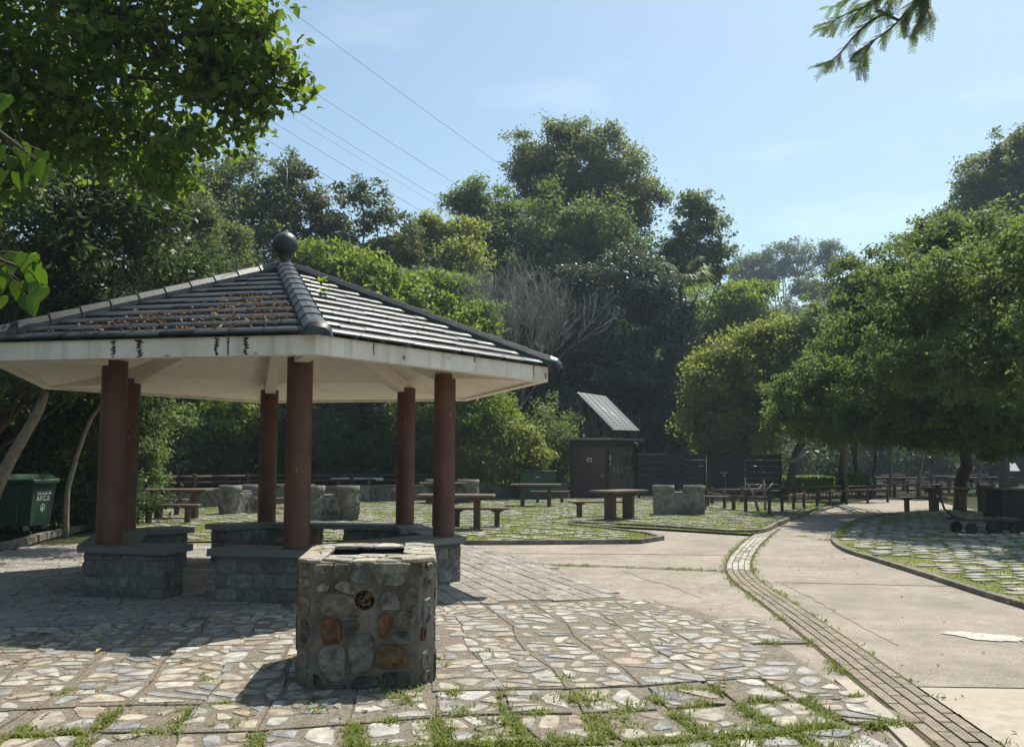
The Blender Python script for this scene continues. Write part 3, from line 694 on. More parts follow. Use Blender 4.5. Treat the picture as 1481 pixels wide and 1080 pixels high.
# ------------------------------------------------------------------ stone barbecue pit in front
PR=R(5.8); PO=Vector((-.945,5.715,0))   # middle of the front face foot
def pf(u,v): return ((u-492.5)/358*.345,(995-v)/806*.815)   # sketch units of the front face -> metres
pit=thing('barbecue_pit','octagonal rubble stone barbecue pit with round vent hole standing in the foreground','barbecue pit',PO,PR)
HP=.815; DP=1.2; xf,ch=.345,.10
octo=[(-xf,0),(xf,0),(xf+ch,.125),(xf+ch,DP-.125),(xf,DP),(-xf,DP),(-xf-ch,DP-.125),(-xf-ch,.125)]
hole=[(-.295,.35),(.235,.35),(.235,.95),(-.295,.95)]
body=MB(); vx,vz=pf(487,430); vr=.064; NV=32
circ=[(vx+vr*math.cos(2*PI*i/NV),vz+vr*math.sin(2*PI*i/NV)) for i in range(NV)]
rect=[]
for i in range(NV):
    a=2*PI*i/NV; d=(math.cos(a),math.sin(a)); ts=[]
    if d[0]>1e-6: ts.append((xf-vx)/d[0])
    if d[0]<-1e-6: ts.append((-xf-vx)/d[0])
    if d[1]>1e-6: ts.append((HP-vz)/d[1])
    if d[1]<-1e-6: ts.append((0-vz)/d[1])
    t=min(ts); rect.append((vx+d[0]*t,vz+d[1]*t))
cs=[(xf,HP),(-xf,HP),(-xf,0),(xf,0)]
for i in range(NV):
    j=(i+1)%NV; p=[(circ[i][0],0,circ[i][1]),(rect[i][0],0,rect[i][1])]
    a,b_=rect[i],rect[j]
    if abs(a[0]-b_[0])>1e-4 and abs(a[1]-b_[1])>1e-4:
        c_r=min(cs,key=lambda c:(c[0]-(a[0]+b_[0])/2)**2+(c[1]-(a[1]+b_[1])/2)**2); p.append((c_r[0],0,c_r[1]))
    p+=[(b_[0],0,b_[1]),(circ[j][0],0,circ[j][1])]; body.face(p)
    body.face([(circ[j][0],0,circ[j][1]),(circ[j][0],.14,circ[j][1]),(circ[i][0],.14,circ[i][1]),(circ[i][0],0,circ[i][1])])
for i in range(1,8):
    a,b_=octo[i],octo[(i+1)%8]; body.face([(a[0],a[1],0),(b_[0],b_[1],0),(b_[0],b_[1],HP),(a[0],a[1],HP)])
bd=body.build('body','pitmortar',pit)
# rim: sloped flat stones on mortar round the fire opening
rim=MB(); hz=HP+.006
inner=[(-.295,.35),(.235,.35),(.235,.35),(.235,.95),(.235,.95),(-.295,.95),(-.295,.95),(-.295,.35)]
inner=[(-.295,.35),(.235,.35),(.235,.42),(.235,.88),(.235,.95),(-.295,.95),(-.295,.88),(-.295,.42)]
for i in range(8):
    a,b_=octo[i],octo[(i+1)%8]; c,d=inner[(i+1)%8],inner[i]; rim.face([(a[0],a[1],HP),(b_[0],b_[1],HP),(c[0],c[1],HP),(d[0],d[1],HP)])
rim.build('rim_bed','pitmortar',pit)
rst=MB(); rg=random.Random(14); st_=sites((-.47,-.02,.47,DP+.02),46,.115)
for p in voronoi((-.452,-.008,.452,DP+.01),st_,.012):
    for i in range(8):
        a,b_=octo[i],octo[(i+1)%8]; nx,ny=(b_[1]-a[1]),-(b_[0]-a[0]); l=math.hypot(nx,ny); p=clip(p,nx/l,ny/l,(nx*a[0]+ny*a[1])/l+.008)
        if len(p)<3: break
    if len(p)<3: continue
    # cut the fire opening out by keeping the piece on the outer side
    cx=sum(q[0] for q in p)/len(p); cy=sum(q[1] for q in p)/len(p)
    x0,y0,x1,y1=-.288,.358,.228,.942
    if x0<cx<x1 and y0<cy<y1:
        ds=[cx-x0,x1-cx,cy-y0,y1-cy]; k=ds.index(min(ds)); p=clip(p,*[(1,0,x0),(-1,0,-x1),(0,1,y0),(0,-1,-y1)][k])
    else:
        if cx<=x0: p=clip(p,1,0,x0)
        elif cx>=x1: p=clip(p,-1,0,-x1)
        elif cy<=y0: p=clip(p,0,1,y0)
        elif cy>=y1: p=clip(p,0,-1,-y1)
    if len(p)<3 or abs(area(p))<.0008: continue
    rst.prism(chaikin(p,.1),HP-.004,HP+rg.uniform(.012,.022),.008,rg.random())
rst.build('rim_stones','rimstone',pit)
fbx=MB(); x0,y0,x1,y1,zb_=-.295,.35,.235,.95,.42
for p,q in (((x0,y0),(x1,y0)),((x1,y0),(x1,y1)),((x1,y1),(x0,y1)),((x0,y1),(x0,y0))):
    fbx.face([(q[0],q[1],zb_),(p[0],p[1],zb_),(p[0],p[1],HP+.004),(q[0],q[1],HP+.004)])
fbx.face([(x0,y0,zb_),(x1,y0,zb_),(x1,y1,zb_),(x0,y1,zb_)]); fbx.build('fire_box','soot',pit)
sts=[([(520,197),(785,197),(775,250),(770,275),(735,328),(690,335),(650,330),(590,335),(545,250)],.0),
([(425,200),(478,200),(490,250),(495,315),(440,325),(390,290),(400,230)],.15),([(150,200),(275,198),(240,250),(170,280),(145,250)],.42),([(285,198),(380,198),(350,250),(300,285),(280,260)],.42),
([(185,330),(240,295),(252,340),(230,365),(180,370),(173,350)],.70),([(290,340),(330,302),(370,310),(420,360),(415,392),(330,368)],.72),
([(180,440),(230,390),(350,388),(410,425),(400,490),(350,515),(260,518),(205,500)],.43),([(590,440),(620,372),(680,375),(718,450),(715,485),(600,485)],.0),
([(750,400),(795,338),(850,385),(835,450),(780,480),(755,440)],.34),([(685,545),(720,505),(790,503),(825,530),(810,590),(740,607),(690,590)],.44),
([(588,540),(610,515),(655,515),(660,560),(640,665),(590,650)],.57),([(212,550),(270,545),(330,548),(330,685),(235,697),(213,660)],.57),
([(345,560),(440,555),(450,600),(380,660),(340,630)],.86),([(672,650),(720,632),(785,635),(792,705),(730,700),(675,685)],.14),
([(575,760),(600,715),(690,715),(760,740),(795,790),(780,850),(660,862),(575,840)],1.0),([(195,745),(240,715),(340,712),(360,760),(365,890),(300,930),(240,905),(195,820)],.02),
([(390,720),(440,650),(540,660),(550,770),(520,870),(410,880),(390,800)],.14),([(420,930),(470,905),(580,905),(590,950),(500,985),(420,985)],.86),([(620,890),(780,885),(800,960),(700,985),(620,980)],.86),
([(200,960),(370,955),(370,988),(200,988)],.86),([(375,532),(410,522),(450,530),(420,545)],.57),([(800,480),(825,465),(820,515)],.7),([(160,880),(190,900),(220,950),(165,960)],.86),([(412,492),(430,480),(455,505),(430,518)],.42)]
b=MB(); rb_=random.Random(3)
def bulge(b,cs,fn,pr,tint):
    n=len(cs); mu=sum(u for u,v in cs)/n; mv=sum(v for u,v in cs)/n
    L_=[fn(u,v,-.006) for u,v in cs]
    for k,o in ((.985,pr*.55),(.90,pr*.95),(.55,pr*1.0)):
        for u,v in cs: L_.append(fn(mu+(u-mu)*k,mv+(v-mv)*k,o*rb_.uniform(.7,1.2)))
    fs=[(r*n+j,r*n+(j+1)%n,(r+1)*n+(j+1)%n,(r+1)*n+j) for r in range(3) for j in range(n)]+[tuple(range(3*n,4*n))]
    b.idx(L_,fs,tint,False)
for poly,t in sts:
    mu_=sum(u for u,v in poly)/len(poly); mv_=sum(v for u,v in poly)/len(poly); q=[pf(mu_+(u-mu_)*1.1,min(992,mv_+(v-mv_)*1.1)) for u,v in poly]; q=[(u+rb_.uniform(-.003,.003),v+rb_.uniform(-.003,.003)) for u,v in q]; q=chaikin(q,.14)
    if area(q)<0: q=q[::-1]
    bulge(b,q,lambda u,v,o:(u,-o,v),rb_.uniform(.020,.032),t)
def side(a,c,polys=None,n=0,seed=1):
    A=Vector((a[0],a[1],0)); C=Vector((c[0],c[1],0)); d=(C-A); l=d.length; d.normalize(); nr=Vector((d.y,-d.x,0)); rr_=random.Random(seed)
    fn=lambda u,v,o:tuple(A+d*u+nr*o+Vector((0,0,v)))
    if polys is None:
        random.seed(seed); rc_=(.012,.02,l-.012,HP-.01); polys=[(chaikin(p,.2),rr_.random()) for p in voronoi(rc_,sites(rc_,n,.13),.035)]
    for p,t in polys:
        if area(p)<0: p=p[::-1]
        bulge(b,p,fn,rr_.uniform(.012,.02),t)
def cv(polys,x0,x1,l):
    return [(chaikin([((u-x0)/(x1-x0)*l,(995-v)/806*.815) for u,v in p],.2),t) for p,t in polys]
lc=math.hypot(ch,.125)
side(octo[7],octo[0],cv([([(65,205),(125,205),(115,240),(75,240)],.42),([(68,290),(125,290),(125,350),(75,352)],.7),([(65,440),(100,395),(132,430),(125,525),(70,520)],.44),([(75,560),(110,550),(132,620),(110,700),(75,690)],.86),([(70,740),(100,725),(125,740),(128,860),(70,860)],.14),([(92,880),(130,880),(128,910),(95,912)],.14)],50,138,lc))
side(octo[1],octo[2],cv([([(857,200),(880,200),(875,260),(855,285)],.34),([(890,200),(925,200),(920,250),(890,245)],.72),([(878,300),(915,290),(915,345),(880,350)],.42),([(870,440),(925,420),(920,580),(865,590)],.14),([(862,610),(890,600),(890,700),(860,690)],.57),([(865,780),(905,750),(910,870),(867,880)],.44),([(862,900),(918,885),(915,950),(862,965)],.86)],850,945,lc))
for i,n in ((2,22),(3,4),(4,18),(5,4),(6,22)): side(octo[i],octo[(i+1)%8],None,n,40+i)
b.build('facing_stones','pitstone',bd)
# dead leaves and ash stuffed in the vent
b=MB(); rv=random.Random(9)
for _ in range(100):
    a=rv.random()*6.28; r_=vr*math.sqrt(rv.random())*.92; p=Vector((vx+r_*math.cos(a),rv.uniform(.02,.10),vz+r_*math.sin(a)-.004)); d=Vector((rv.gauss(0,1),rv.gauss(0,1)*.5-.4,rv.gauss(0,1))).normalized(); s=d.cross(Vector((rv.gauss(0,1),1,rv.gauss(0,1)))).normalized(); L_=rv.uniform(.012,.028)
    b.face([p-d*L_,p+s*L_*.45,p+d*L_,p-s*L_*.45],rv.random())
dv=b.build('vent_debris','litter',pit); dv['kind']='stuff'
b=MB(); b.idx([(vx+vr*math.cos(2*PI*i/NV),.135,vz+vr*math.sin(2*PI*i/NV)) for i in range(NV)],[tuple(range(NV))]); b.build('vent_back','soot',pit)

# ------------------------------------------------------------------ picnic tables and benches
def table_mesh(root,L_,Wt,top='woodtop',leg='wood',H=.755):
    b=MB()
    npl=4; pw=Wt/npl
    for i in range(npl): b.box((0,-Wt/2+pw*(i+.5),H-.03),(L_,pw-.006,.06),0,.008)
    b.build('tabletop',top,root)
    for s in (-1,1):
        b=MB(); x=s*L_*.27
        b.box((x,0,.29),(.13,.30,.60),0,.012)
        # flared bracket
        prof=[(-.15,.585),(.15,.585),(Wt*.43,.665),(Wt*.43,H-.06),(-Wt*.43,H-.06),(-Wt*.43,.665)]
        n=len(prof); vs_=[(x-.066,p[0],p[1]) for p in prof]+[(x+.066,p[0],p[1]) for p in prof]
        b.idx(vs_,[tuple(range(n-1,-1,-1)),tuple(range(n,2*n))]+[(i,(i+1)%n,n+(i+1)%n,n+i) for i in range(n)])
        # bracket along the length
        for e in (-1,1):
            pr=[(x+e*.064,.62),(x+e*.064,H-.061),(x+e*.22,H-.061),(x+e*.22,H-.10)]; vs_=[(p[0],-.06,p[1]) for p in pr]+[(p[0],.06,p[1]) for p in pr]
            b.idx(vs_,[(3,2,1,0) if e>0 else (0,1,2,3),(4,5,6,7) if e>0 else (7,6,5,4)]+[(i,(i+1)%4,4+(i+1)%4,4+i) for i in range(4)])
        b.build('leg',leg,root)
def bench_mesh(root,L_,top='woodtop',leg='wood',H=.44):
    b=MB()
    for i in (-1,1): b.box((0,i*.08,H-.025),(L_,.15,.05),0,.008)
    b.build('seat',top,root)
    for s in (-1,1):
        b=MB(); x=s*L_*.31; b.box((x,0,.17),(.11,.17,.36),0,.01)
        pr=[(-.085,.33),(.085,.33),(.14,.375),(.14,H-.05),(-.14,H-.05),(-.14,.375)]; n=6; vs_=[(x-.056,p[0],p[1]) for p in pr]+[(x+.056,p[0],p[1]) for p in pr]
        b.idx(vs_,[tuple(range(n-1,-1,-1)),tuple(range(n,2*n))]+[(i,(i+1)%n,n+(i+1)%n,n+i) for i in range(n)])
        for e in (-1,1):
            pr=[(x+e*.054,.33),(x+e*.054,H-.051),(x+e*.14,H-.051),(x+e*.14,H-.075)]; vs_=[(p[0],-.055,p[1]) for p in pr]+[(p[0],.055,p[1]) for p in pr]
            b.idx(vs_,[(3,2,1,0) if e>0 else (0,1,2,3),(4,5,6,7) if e>0 else (7,6,5,4)]+[(i,(i+1)%4,4+(i+1)%4,4+i) for i in range(4)])
        b.build('leg',leg,root)
GT='picnic tables on the grassy pavers'; GB='picnic benches on the grassy pavers'
protoT=thing('picnic_table','','picnic table',(0,0,0),0,GT); table_mesh(protoT,1.66,.78)
protoB=thing('picnic_bench','','picnic bench',(0,0,0),0,GB); bench_mesh(protoB,1.45)
used=[0,0]
def put(kind,px,py,rz,label,z=.05):
    g=G(px,py,z); i=0 if kind=='t' else 1; src=(protoT,protoB)[i]
    if not used[i]: used[i]=1; src.location=g; src.rotation_euler=(0,0,R(rz)); src['label']=label; return src
    return dup(src,g,R(rz),label)
put('t',255,749.5,4,'brown picnic table beyond the pavilion at far left, beside the dark shrubs')
put('b',231,745,4,'brown picnic bench under the leftmost table, seen between its legs')
put('b',243,756,4,'low brown bench on the near side of the leftmost picnic table')
put('t',660,765,-3,'brown picnic table partly hidden by the right front pavilion column')
put('b',690,762,-3,'brown bench behind the table at the right front pavilion column')
put('t',775,732,-5,'brown picnic table in front of the green chest by the rear wall')
put('b',795,727,-5,'brown bench behind the table in front of the green chest')
put('t',896,751,52,'square-looking brown picnic table turned corner on, in front of the brown hut')
put('b',861,748,14,'small brown bench left of the table turned corner on before the hut')
put('t',640,728,3,'far brown picnic table low behind the rear right pavilion column')
put('b',405,742,10,'brown bench just right of the rear left pavilion column')
put('t',415,735,10,'brown picnic table behind the pavilion between two far barbecue pits')
put('b',1040,737,-20,'brown bench beside the twin drum barbecue pit at the path corner')
put('t',1371,740,-2,'brown picnic table with thick legs in the open at right of the path')
put('b',1333,739,-2,'brown bench left of the table at right of the path')

# ------------------------------------------------------------------ far barbecue pits
def drum(root,x,y,r,h,seed):
    b=MB(); rr_=random.Random(seed); b.lathe([(r*.98,0),(r,.2),(r*.985,h-.22),(r*.985,h-.17)],28,(x,y,0),.5,.012); b.build('drum_wall','pitcement',root)
    t=MB(); t.lathe([(r*1.0,h-.17),(r*1.04,h-.16),(r*1.04,h),(r*.72,h),(r*.70,h-.25),(.001,h-.25)],28,(x,y,0),.5,.006); t.build('drum_rim','kerb' if seed%2 else 'pitcement',root)
def twin_pit(px,py,rz,label,r=.30,gap=1.0,h=.82,stone=False,z=.05,name='barbecue_pit',low=.6):
    t=thing(name,label,'barbecue pit',G(px,py,z),R(rz),'far barbecue pits')
    for s in (-1,1): drum(t,s*gap/2,0,r,h,3 if s>0 else 4)
    b=MB(); b.box((0,0,low/2),(gap-.1,r*1.55,low),0,.03); b.build('middle_wall','pitcement',t)
    c=MB(); c.box((0,0,low+.02),(gap-r*2+.02,r*1.5,.05),0,.012); c.build('grate_ledge','kerb',t)
    if stone:
        s_=MB(); rg_=random.Random(int(px)); 
        for q in (-1,1):
            for _ in range(44):
                a=rg_.uniform(0,6.28); z_=rg_.uniform(.06,h-.24); e=rg_.uniform(.04,.075); cs=[]
                for k in range(7): cs.append((a+e/r*math.cos(k*.898)*rg_.uniform(.7,1.1),z_+e*math.sin(k*.898)*rg_.uniform(.7,1.1)))
                s_.idx([(q*gap/2+(r*1.02)*math.cos(u),(r*1.02)*math.sin(u),v) for u,v in cs]+[(q*gap/2+(r*1.0+.03)*math.cos(a+(u-a)*.7),(r*1.0+.03)*math.sin(a+(u-a)*.7),z_+(v-z_)*.7) for u,v in cs],[(k,(k+1)%7,7+(k+1)%7,7+k) for k in range(7)]+[tuple(range(7,14))],rg_.random())
        for _ in range(16):
            u=rg_.uniform(-gap/2+r,gap/2-r); z_=rg_.uniform(.06,low-.08); e=rg_.uniform(.04,.08)
            for sy in (-1,1):
                cs=[(u+e*math.cos(k*.898)*rg_.uniform(.7,1.1),z_+e*math.sin(k*.898)*rg_.uniform(.7,1.1)) for k in range(7)]; y_=sy*(r*.775+.012)
                s_.idx([(a,y_,c) for a,c in cs],[tuple(range(7)) if sy<0 else tuple(range(6,-1,-1))],rg_.random())
        s_.build('facing_stones','dampwall',t)
    return t
twin_pit(982,744,-8,'weathered grey cement barbecue pit with two round drums before the dark gate',.295,.86,.83)
twin_pit(477,752,4,'rubble barbecue pit with two pale drums just right of the front pavilion column',.29,.86,.86,True)
twin_pit(348,742,70,'low barbecue pit with a tall drum behind the pavilion at left',.30,.95,.80,True)
twin_pit(654,727,8,'pale topped barbecue pit hidden behind the right pavilion columns',.40,1.15,.85,True)
twin_pit(1475,757,100,'dark barbecue pit with round drum at the right edge beside the trolley',.30,1.0,.86,False,.05)

# ------------------------------------------------------------------ rear rubble wall and timber rails
wl=spline([G(160,741,.0),G(305,735.5),G(420,730.5),G(540,727),G(650,724.5),G(740,722.5),G(818,720.5)],5)
def rubble_wall(name,line,h,th,label,seed):
    t=thing(name,label,'wall',line[0]); o=line[0]; rg_=random.Random(seed)
    core=MB(); a=offset(line,-th/2); c=offset(line,th/2); st=MB(); cp=MB()
    L0=lambda v,z:(v.x-o.x,v.y-o.y,z)
    for i in range(len(line)-1):
        core.face([L0(a[i],-.1),L0(a[i+1],-.1),L0(a[i+1],h-.06),L0(a[i],h-.06)]); core.face([L0(c[i+1],-.1),L0(c[i],-.1),L0(c[i],h-.06),L0(c[i+1],h-.06)])
        p,q=a[i],a[i+1]; d=(q-p); l=d.length; d.normalize(); nr=Vector((d.y,-d.x,0))
        random.seed(seed+i); rc_=(.0,.0,l,h-.07)
        for poly in voronoi(rc_,sites(rc_,int(l*6.5),.17),.035):
            cs=chaikin(poly,.2); n=len(cs); mu=sum(u for u,v in cs)/n; mv=sum(v for u,v in cs)/n
            f=lambda u,v,e:(lambda w_:(w_.x-o.x,w_.y-o.y,v))(p+d*u+nr*e)
            st.idx([f(u,v,-.01) for u,v in cs]+[f(mu+(u-mu)*.85,mv+(v-mv)*.85,.035) for u,v in cs],[(k,(k+1)%n,n+(k+1)%n,n+k) for k in range(n)]+[tuple(range(n,2*n))],rg_.random())
        e=.05; aa,cc=offset(line,-th/2-e),offset(line,th/2+e)
        cp.face([L0(aa[i],h),L0(aa[i+1],h),L0(cc[i+1],h),L0(cc[i],h)]); cp.face([L0(aa[i],h-.075),L0(aa[i+1],h-.075),L0(aa[i+1],h),L0(aa[i],h)]); cp.face([L0(cc[i+1],h-.075),L0(cc[i],h-.075),L0(cc[i],h),L0(cc[i+1],h)]); cp.face([L0(aa[i+1],h-.075),L0(aa[i],h-.075),L0(cc[i],h-.075),L0(cc[i+1],h-.075)])
    w_=core.build('wall_core','rubble_mortar',t); st.build('facing_stones','dampwall',w_); cp.build('coping','kerb',t); return t
rubble_wall('retaining_wall',wl,.66,.32,'low rubble stone retaining wall with flat coping behind the picnic lawn',60)
def rail_fence(name,line,label,h=.5,step=2.1,pw=.13,z0=0.0,rails=(.85,.42),cat='fence',grp=None):
    t=thing(name,label,cat,line[0],0,grp); o=line[0]; acc=0; nxt=0
    for i,(p,q) in enumerate(zip(line[:-1],line[1:])):
        l=(q-p).length
        while nxt<=acc+l:
            g=p.lerp(q,(nxt-acc)/l)-o; b=MB(); rz=math.atan2((q-p).y,(q-p).x); b.box((g.x,g.y,z0+h/2),(pw,pw,h+.06),rz,.015); b.build('post','rail',t); nxt+=step
        for k,f in enumerate(rails):
            a=p-o+Vector((0,0,z0+h*f)); c=q-o+Vector((0,0,z0+h*f)); b=MB(); b.tube([a,a.lerp(c,.5)+Vector((0,0,-.006)),c],[pw*.40,pw*.38,pw*.40],7); b.build('rail','rail',t)
        acc+=l
    return t
fl=[p for p in spline([G(200,738),G(305,732.5),G(420,728),G(540,724.8),G(650,722.4),G(740,720.5),G(822,718.4)],2)]
rail_fence('rail_fence',fl,'brown timber rail fence running along the top of the rear stone wall',.42,2.15,.12,.66)
pipe=thing('pipe','pale pipe lying behind the rail fence on the bank','pipe',at(478,693,34)); b=MB(); b.tube([(0,0,0),(.9,.1,.01),(2.0,.35,.0)],.06,10); b.build('pipe_run','whitemark',pipe)
for p_ in (0.3,1.5): b=MB(); b.box((p_,.06,-.12),(.1,.1,.14)); b.build('support','kerb',pipe)
lp=thing('lamp_pole','slim blue grey pole standing behind the rail fence, between two pavilion columns','pole',G(549,720.5)+Vector((0,.4,0))); b=MB(); b.tube([(0,0,0),(0,0,2.2),(0,0,4.7)],[.075,.06,.05],10); b.build('pole','pole',lp); b=MB(); b.lathe([(.13,0),(.13,.05),(.085,.16)],14); b.build('base_plate','pole',lp)
b=MB(); b.tube([(0,0,4.68),(.15,-.1,4.85),(.5,-.35,4.9)],[.035,.03,.03],8); b.build('arm','pole',lp); b=MB(); b.box((.62,-.43,4.89),(.4,.16,.07),R(-35),.02); b.build('lamp_head','pole',lp)

# ------------------------------------------------------------------ brown hut with solar panel
c0=G(881.5,721.5); hut=thing('solar_hut','small brown panelled hut with a tilted solar panel on its flat roof','hut',c0)
dl=(G(823.5,720.5)-c0); dl=Vector((-1.62,.72,0)); dr_=Vector((1.25,1.40,0)); HH=2.52
def quadbox(b,o,u,v,z0,z1,tint=.5):
    p=[o,o+u,o+u+v,o+v]; b.idx([(q.x,q.y,z) for z in (z0,z1) for q in p],[(0,1,5,4),(1,2,6,5),(2,3,7,6),(3,0,4,7),(4,5,6,7),(3,2,1,0)][:6],tint)
ul=dl.normalized(); ur=dr_.normalized(); nl=Vector((-ul.y,ul.x,0)); nl=nl if nl.y<0 else -nl; nr_=Vector((ur.y,-ur.x,0)); Z=Vector((0,0,0))
b=MB(); p=[Z,dr_,dr_+dl,dl]; b.idx([(q.x,q.y,z) for z in (0,HH) for q in p],[(0,1,5,4),(1,2,6,5),(2,3,7,6),(3,0,4,7),(4,5,6,7)]); b.build('walls','shed',hut)
def slabw(name,o,u,length,n,z0,z1,mat,parent,out=.02,vert=0):
    b=MB()
    if vert:
        k=int(length/vert)
        for i in range(k):
            a=o+u*(length*i/k+.004); e=o+u*(length*(i+1)/k-.004); b.idx([(q.x,q.y,z) for z in (z0,z1) for q in (a,e,e+n*out,a+n*out)],[(0,3,7,4),(1,0,4,5),(2,1,5,6),(3,2,6,7),(4,7,6,5),(0,1,2,3)])
    else:
        a=o; e=o+u*length; b.idx([(q.x,q.y,z) for z in (z0,z1) for q in (a,e,e+n*out,a+n*out)],[(0,3,7,4),(1,0,4,5),(2,1,5,6),(3,2,6,7),(4,7,6,5),(0,1,2,3)])
    for i,f in enumerate(b.f): b.f[i]=f
    return b.build(name,mat,parent)
def fixn(o):
    import bmesh
    bm=bmesh.new(); bm.from_mesh(o.data); bmesh.ops.recalc_face_normals(bm,faces=bm.faces); bm.to_mesh(o.data); bm.free(); return o
LL_,LR=dl.length,dr_.length
fixn(slabw('corner_trim',Z,ul,.16,nl,.02,HH-.3,'shedtrim',hut,.035)); fixn(slabw('header_trim',Z,ul,LL_,nl,HH-.3,HH,'shedtrim',hut,.03)); fixn(slabw('edge_trim',ul*(LL_-.1),ul,.1,nl,.02,HH-.3,'shedtrim',hut,.035))
door=fixn(slabw('door',ul*.20,ul,LL_-.34,nl,.08,HH-.34,'shed',hut,.028,.14))
mid=ul*(LL_*.5)+nl*.03; b=MB(); b.box((mid.x,mid.y,1.66),(.22,.02,.18),math.atan2(ul.y,ul.x)); sg=b.build('notice','whitemark',door); b=MB(); q=mid+nl*.014; b.box((q.x,q.y,1.655),(.11,.012,.09),math.atan2(ul.y,ul.x)); b.build('notice_picture','shedtrim',sg)
q=ul*.30+nl*.06; b=MB(); b.box((q.x,q.y,1.02),(.11,.05,.035)); b.box((q.x,q.y,.96),(.035,.04,.09)); b.build('handle','metal',door)
fixn(slabw('header_trim',Z,ur,LR,nr_,HH-.3,HH,'shedtrim',hut,.03)); pan=fixn(slabw('side_panel',ur*.12,ur,LR-.26,nr_,.08,HH-.34,'shed',hut,.022,.16)); fixn(slabw('edge_trim',ur*(LR-.1),ur,.1,nr_,.02,HH-.3,'shedtrim',hut,.035))
def mk(name,mat,l):
    for u,z,wd,hh in l:
        b=MB(); q=ur*(u*LR)+nr_*.03; b.box((q.x,q.y,z),(wd,.012,hh),math.atan2(ur.y,ur.x)); b.build(name,mat,pan)
mk('symbol','greenmark',((.16,1.26,.09,.30),(.30,1.30,.07,.34),(.30,1.09,.08,.07),(.46,1.22,.15,.06),(.46,1.12,.15,.04),(.62,1.98,.17,.05),(.62,1.87,.17,.03),(.84,1.96,.18,.10),(.84,1.84,.16,.05),(.74,1.32,.42,.05),(.70,1.08,.06,.18),(.80,1.02,.12,.05),(.92,1.10,.05,.2),(.86,.72,.07,.30),(.95,.78,.06,.36)))
mk('slot','shedtrim',((.16,.95,.08,.18),(.30,.93,.08,.22),(.46,.96,.15,.20),(.66,1.62,.16,.42),(.86,1.62,.18,.44),(.12,1.98,.06,.16)))
mk('warning_print','whitemark',((.02,1.75,.06,.22),(.02,1.5,.05,.1)))
b=MB(); o=ul*-.28-ur*.22; u_=ul*(LL_+.45); v_=ur*(LR+.55)
pz=[o-ul*0,o+u_,o+u_+v_,o+v_]; b.idx([(q.x,q.y,z) for z in (HH+.002,HH+.085) for q in pz],[(0,1,5,4),(1,2,6,5),(2,3,7,6),(3,0,4,7),(4,5,6,7),(3,2,1,0)]); fixn(b.build('roof','metal',hut))
# tilted panel of five strips, low edge to the right
Yp=c0.y; A_=at(834.7,567,Yp+1.0)-c0; B_=at(876.3,573,Yp+2.0)-c0; C_=at(925,622,Yp+1.15)-c0; D_=at(887.5,621,Yp+.15)-c0
n_=(B_-A_).cross(D_-A_).normalized(); n_=n_ if n_.z>0 else -n_
b=MB(); b.idx([tuple(p+n_*o_) for o_ in (-.05,0) for p in (A_,B_,C_,D_)],[(0,1,2,3),(4,5,6,7),(0,1,5,4),(1,2,6,5),(2,3,7,6),(3,0,4,7)]); sp=fixn(b.build('solar_panel','metal',hut))
m_,n__,bs=newmat('solar_cell'); br_=n__.nodes.new('ShaderNodeTexBrick'); br_.offset=0; br_.inputs['Scale'].default_value=1; br_.inputs['Brick Width'].default_value=1/1; br_.inputs['Row Height'].default_value=1/14; br_.inputs['Mortar Size'].default_value=.006
br_.inputs['Color1'].default_value=(.055,.07,.09,1); br_.inputs['Color2'].default_value=(.065,.08,.10,1); br_.inputs['Mortar'].default_value=(.25,.28,.3,1); tcx=n__.nodes.new('ShaderNodeTexCoord'); n__.links.new(tcx.outputs['UV'],br_.inputs['Vector']); n__.links.new(br_.outputs['Color'],bs.inputs['Base Color']); bs.inputs['Roughness'].default_value=.62; bs.inputs['Specular IOR Level'].default_value=.25; M['cell']=m_
for i in range(5):
    b=MB(); t0,t1=(i+.07)/5,(i+.93)/5; p=lambda t,s:(A_.lerp(B_,t)).lerp(D_.lerp(C_,t),s)+n_*.006
    q=[p(t0,.012),p(t1,.012),p(t1,.988),p(t0,.988)]; b.face(q,.5,[(0,0),(1,0),(1,1),(0,1)]); b.build('cell_strip','cell',sp)
for t,s in ((.06,.04),(.94,.04),(.06,.5),(.94,.5),(.1,.95),(.9,.95)):
    q=(A_.lerp(B_,t)).lerp(D_.lerp(C_,t),s)-n_*.05; b=MB(); b.tube([q,(q.x,q.y,HH+.08)],.03,6); b.build('strut','shed',hut)
for t in (.06,.94):
    q0=(A_.lerp(B_,t)).lerp(D_.lerp(C_,t),.04); q1=(A_.lerp(B_,t)).lerp(D_.lerp(C_,t),.5); b=MB(); b.tube([(q0.x,q0.y,HH+.1),q1-n_*.05],.028,6); b.tube([q0.lerp(q1,.45)-n_*.05,(q1.x,q1.y,HH+.1)],.025,6); b.build('brace','shed',hut)

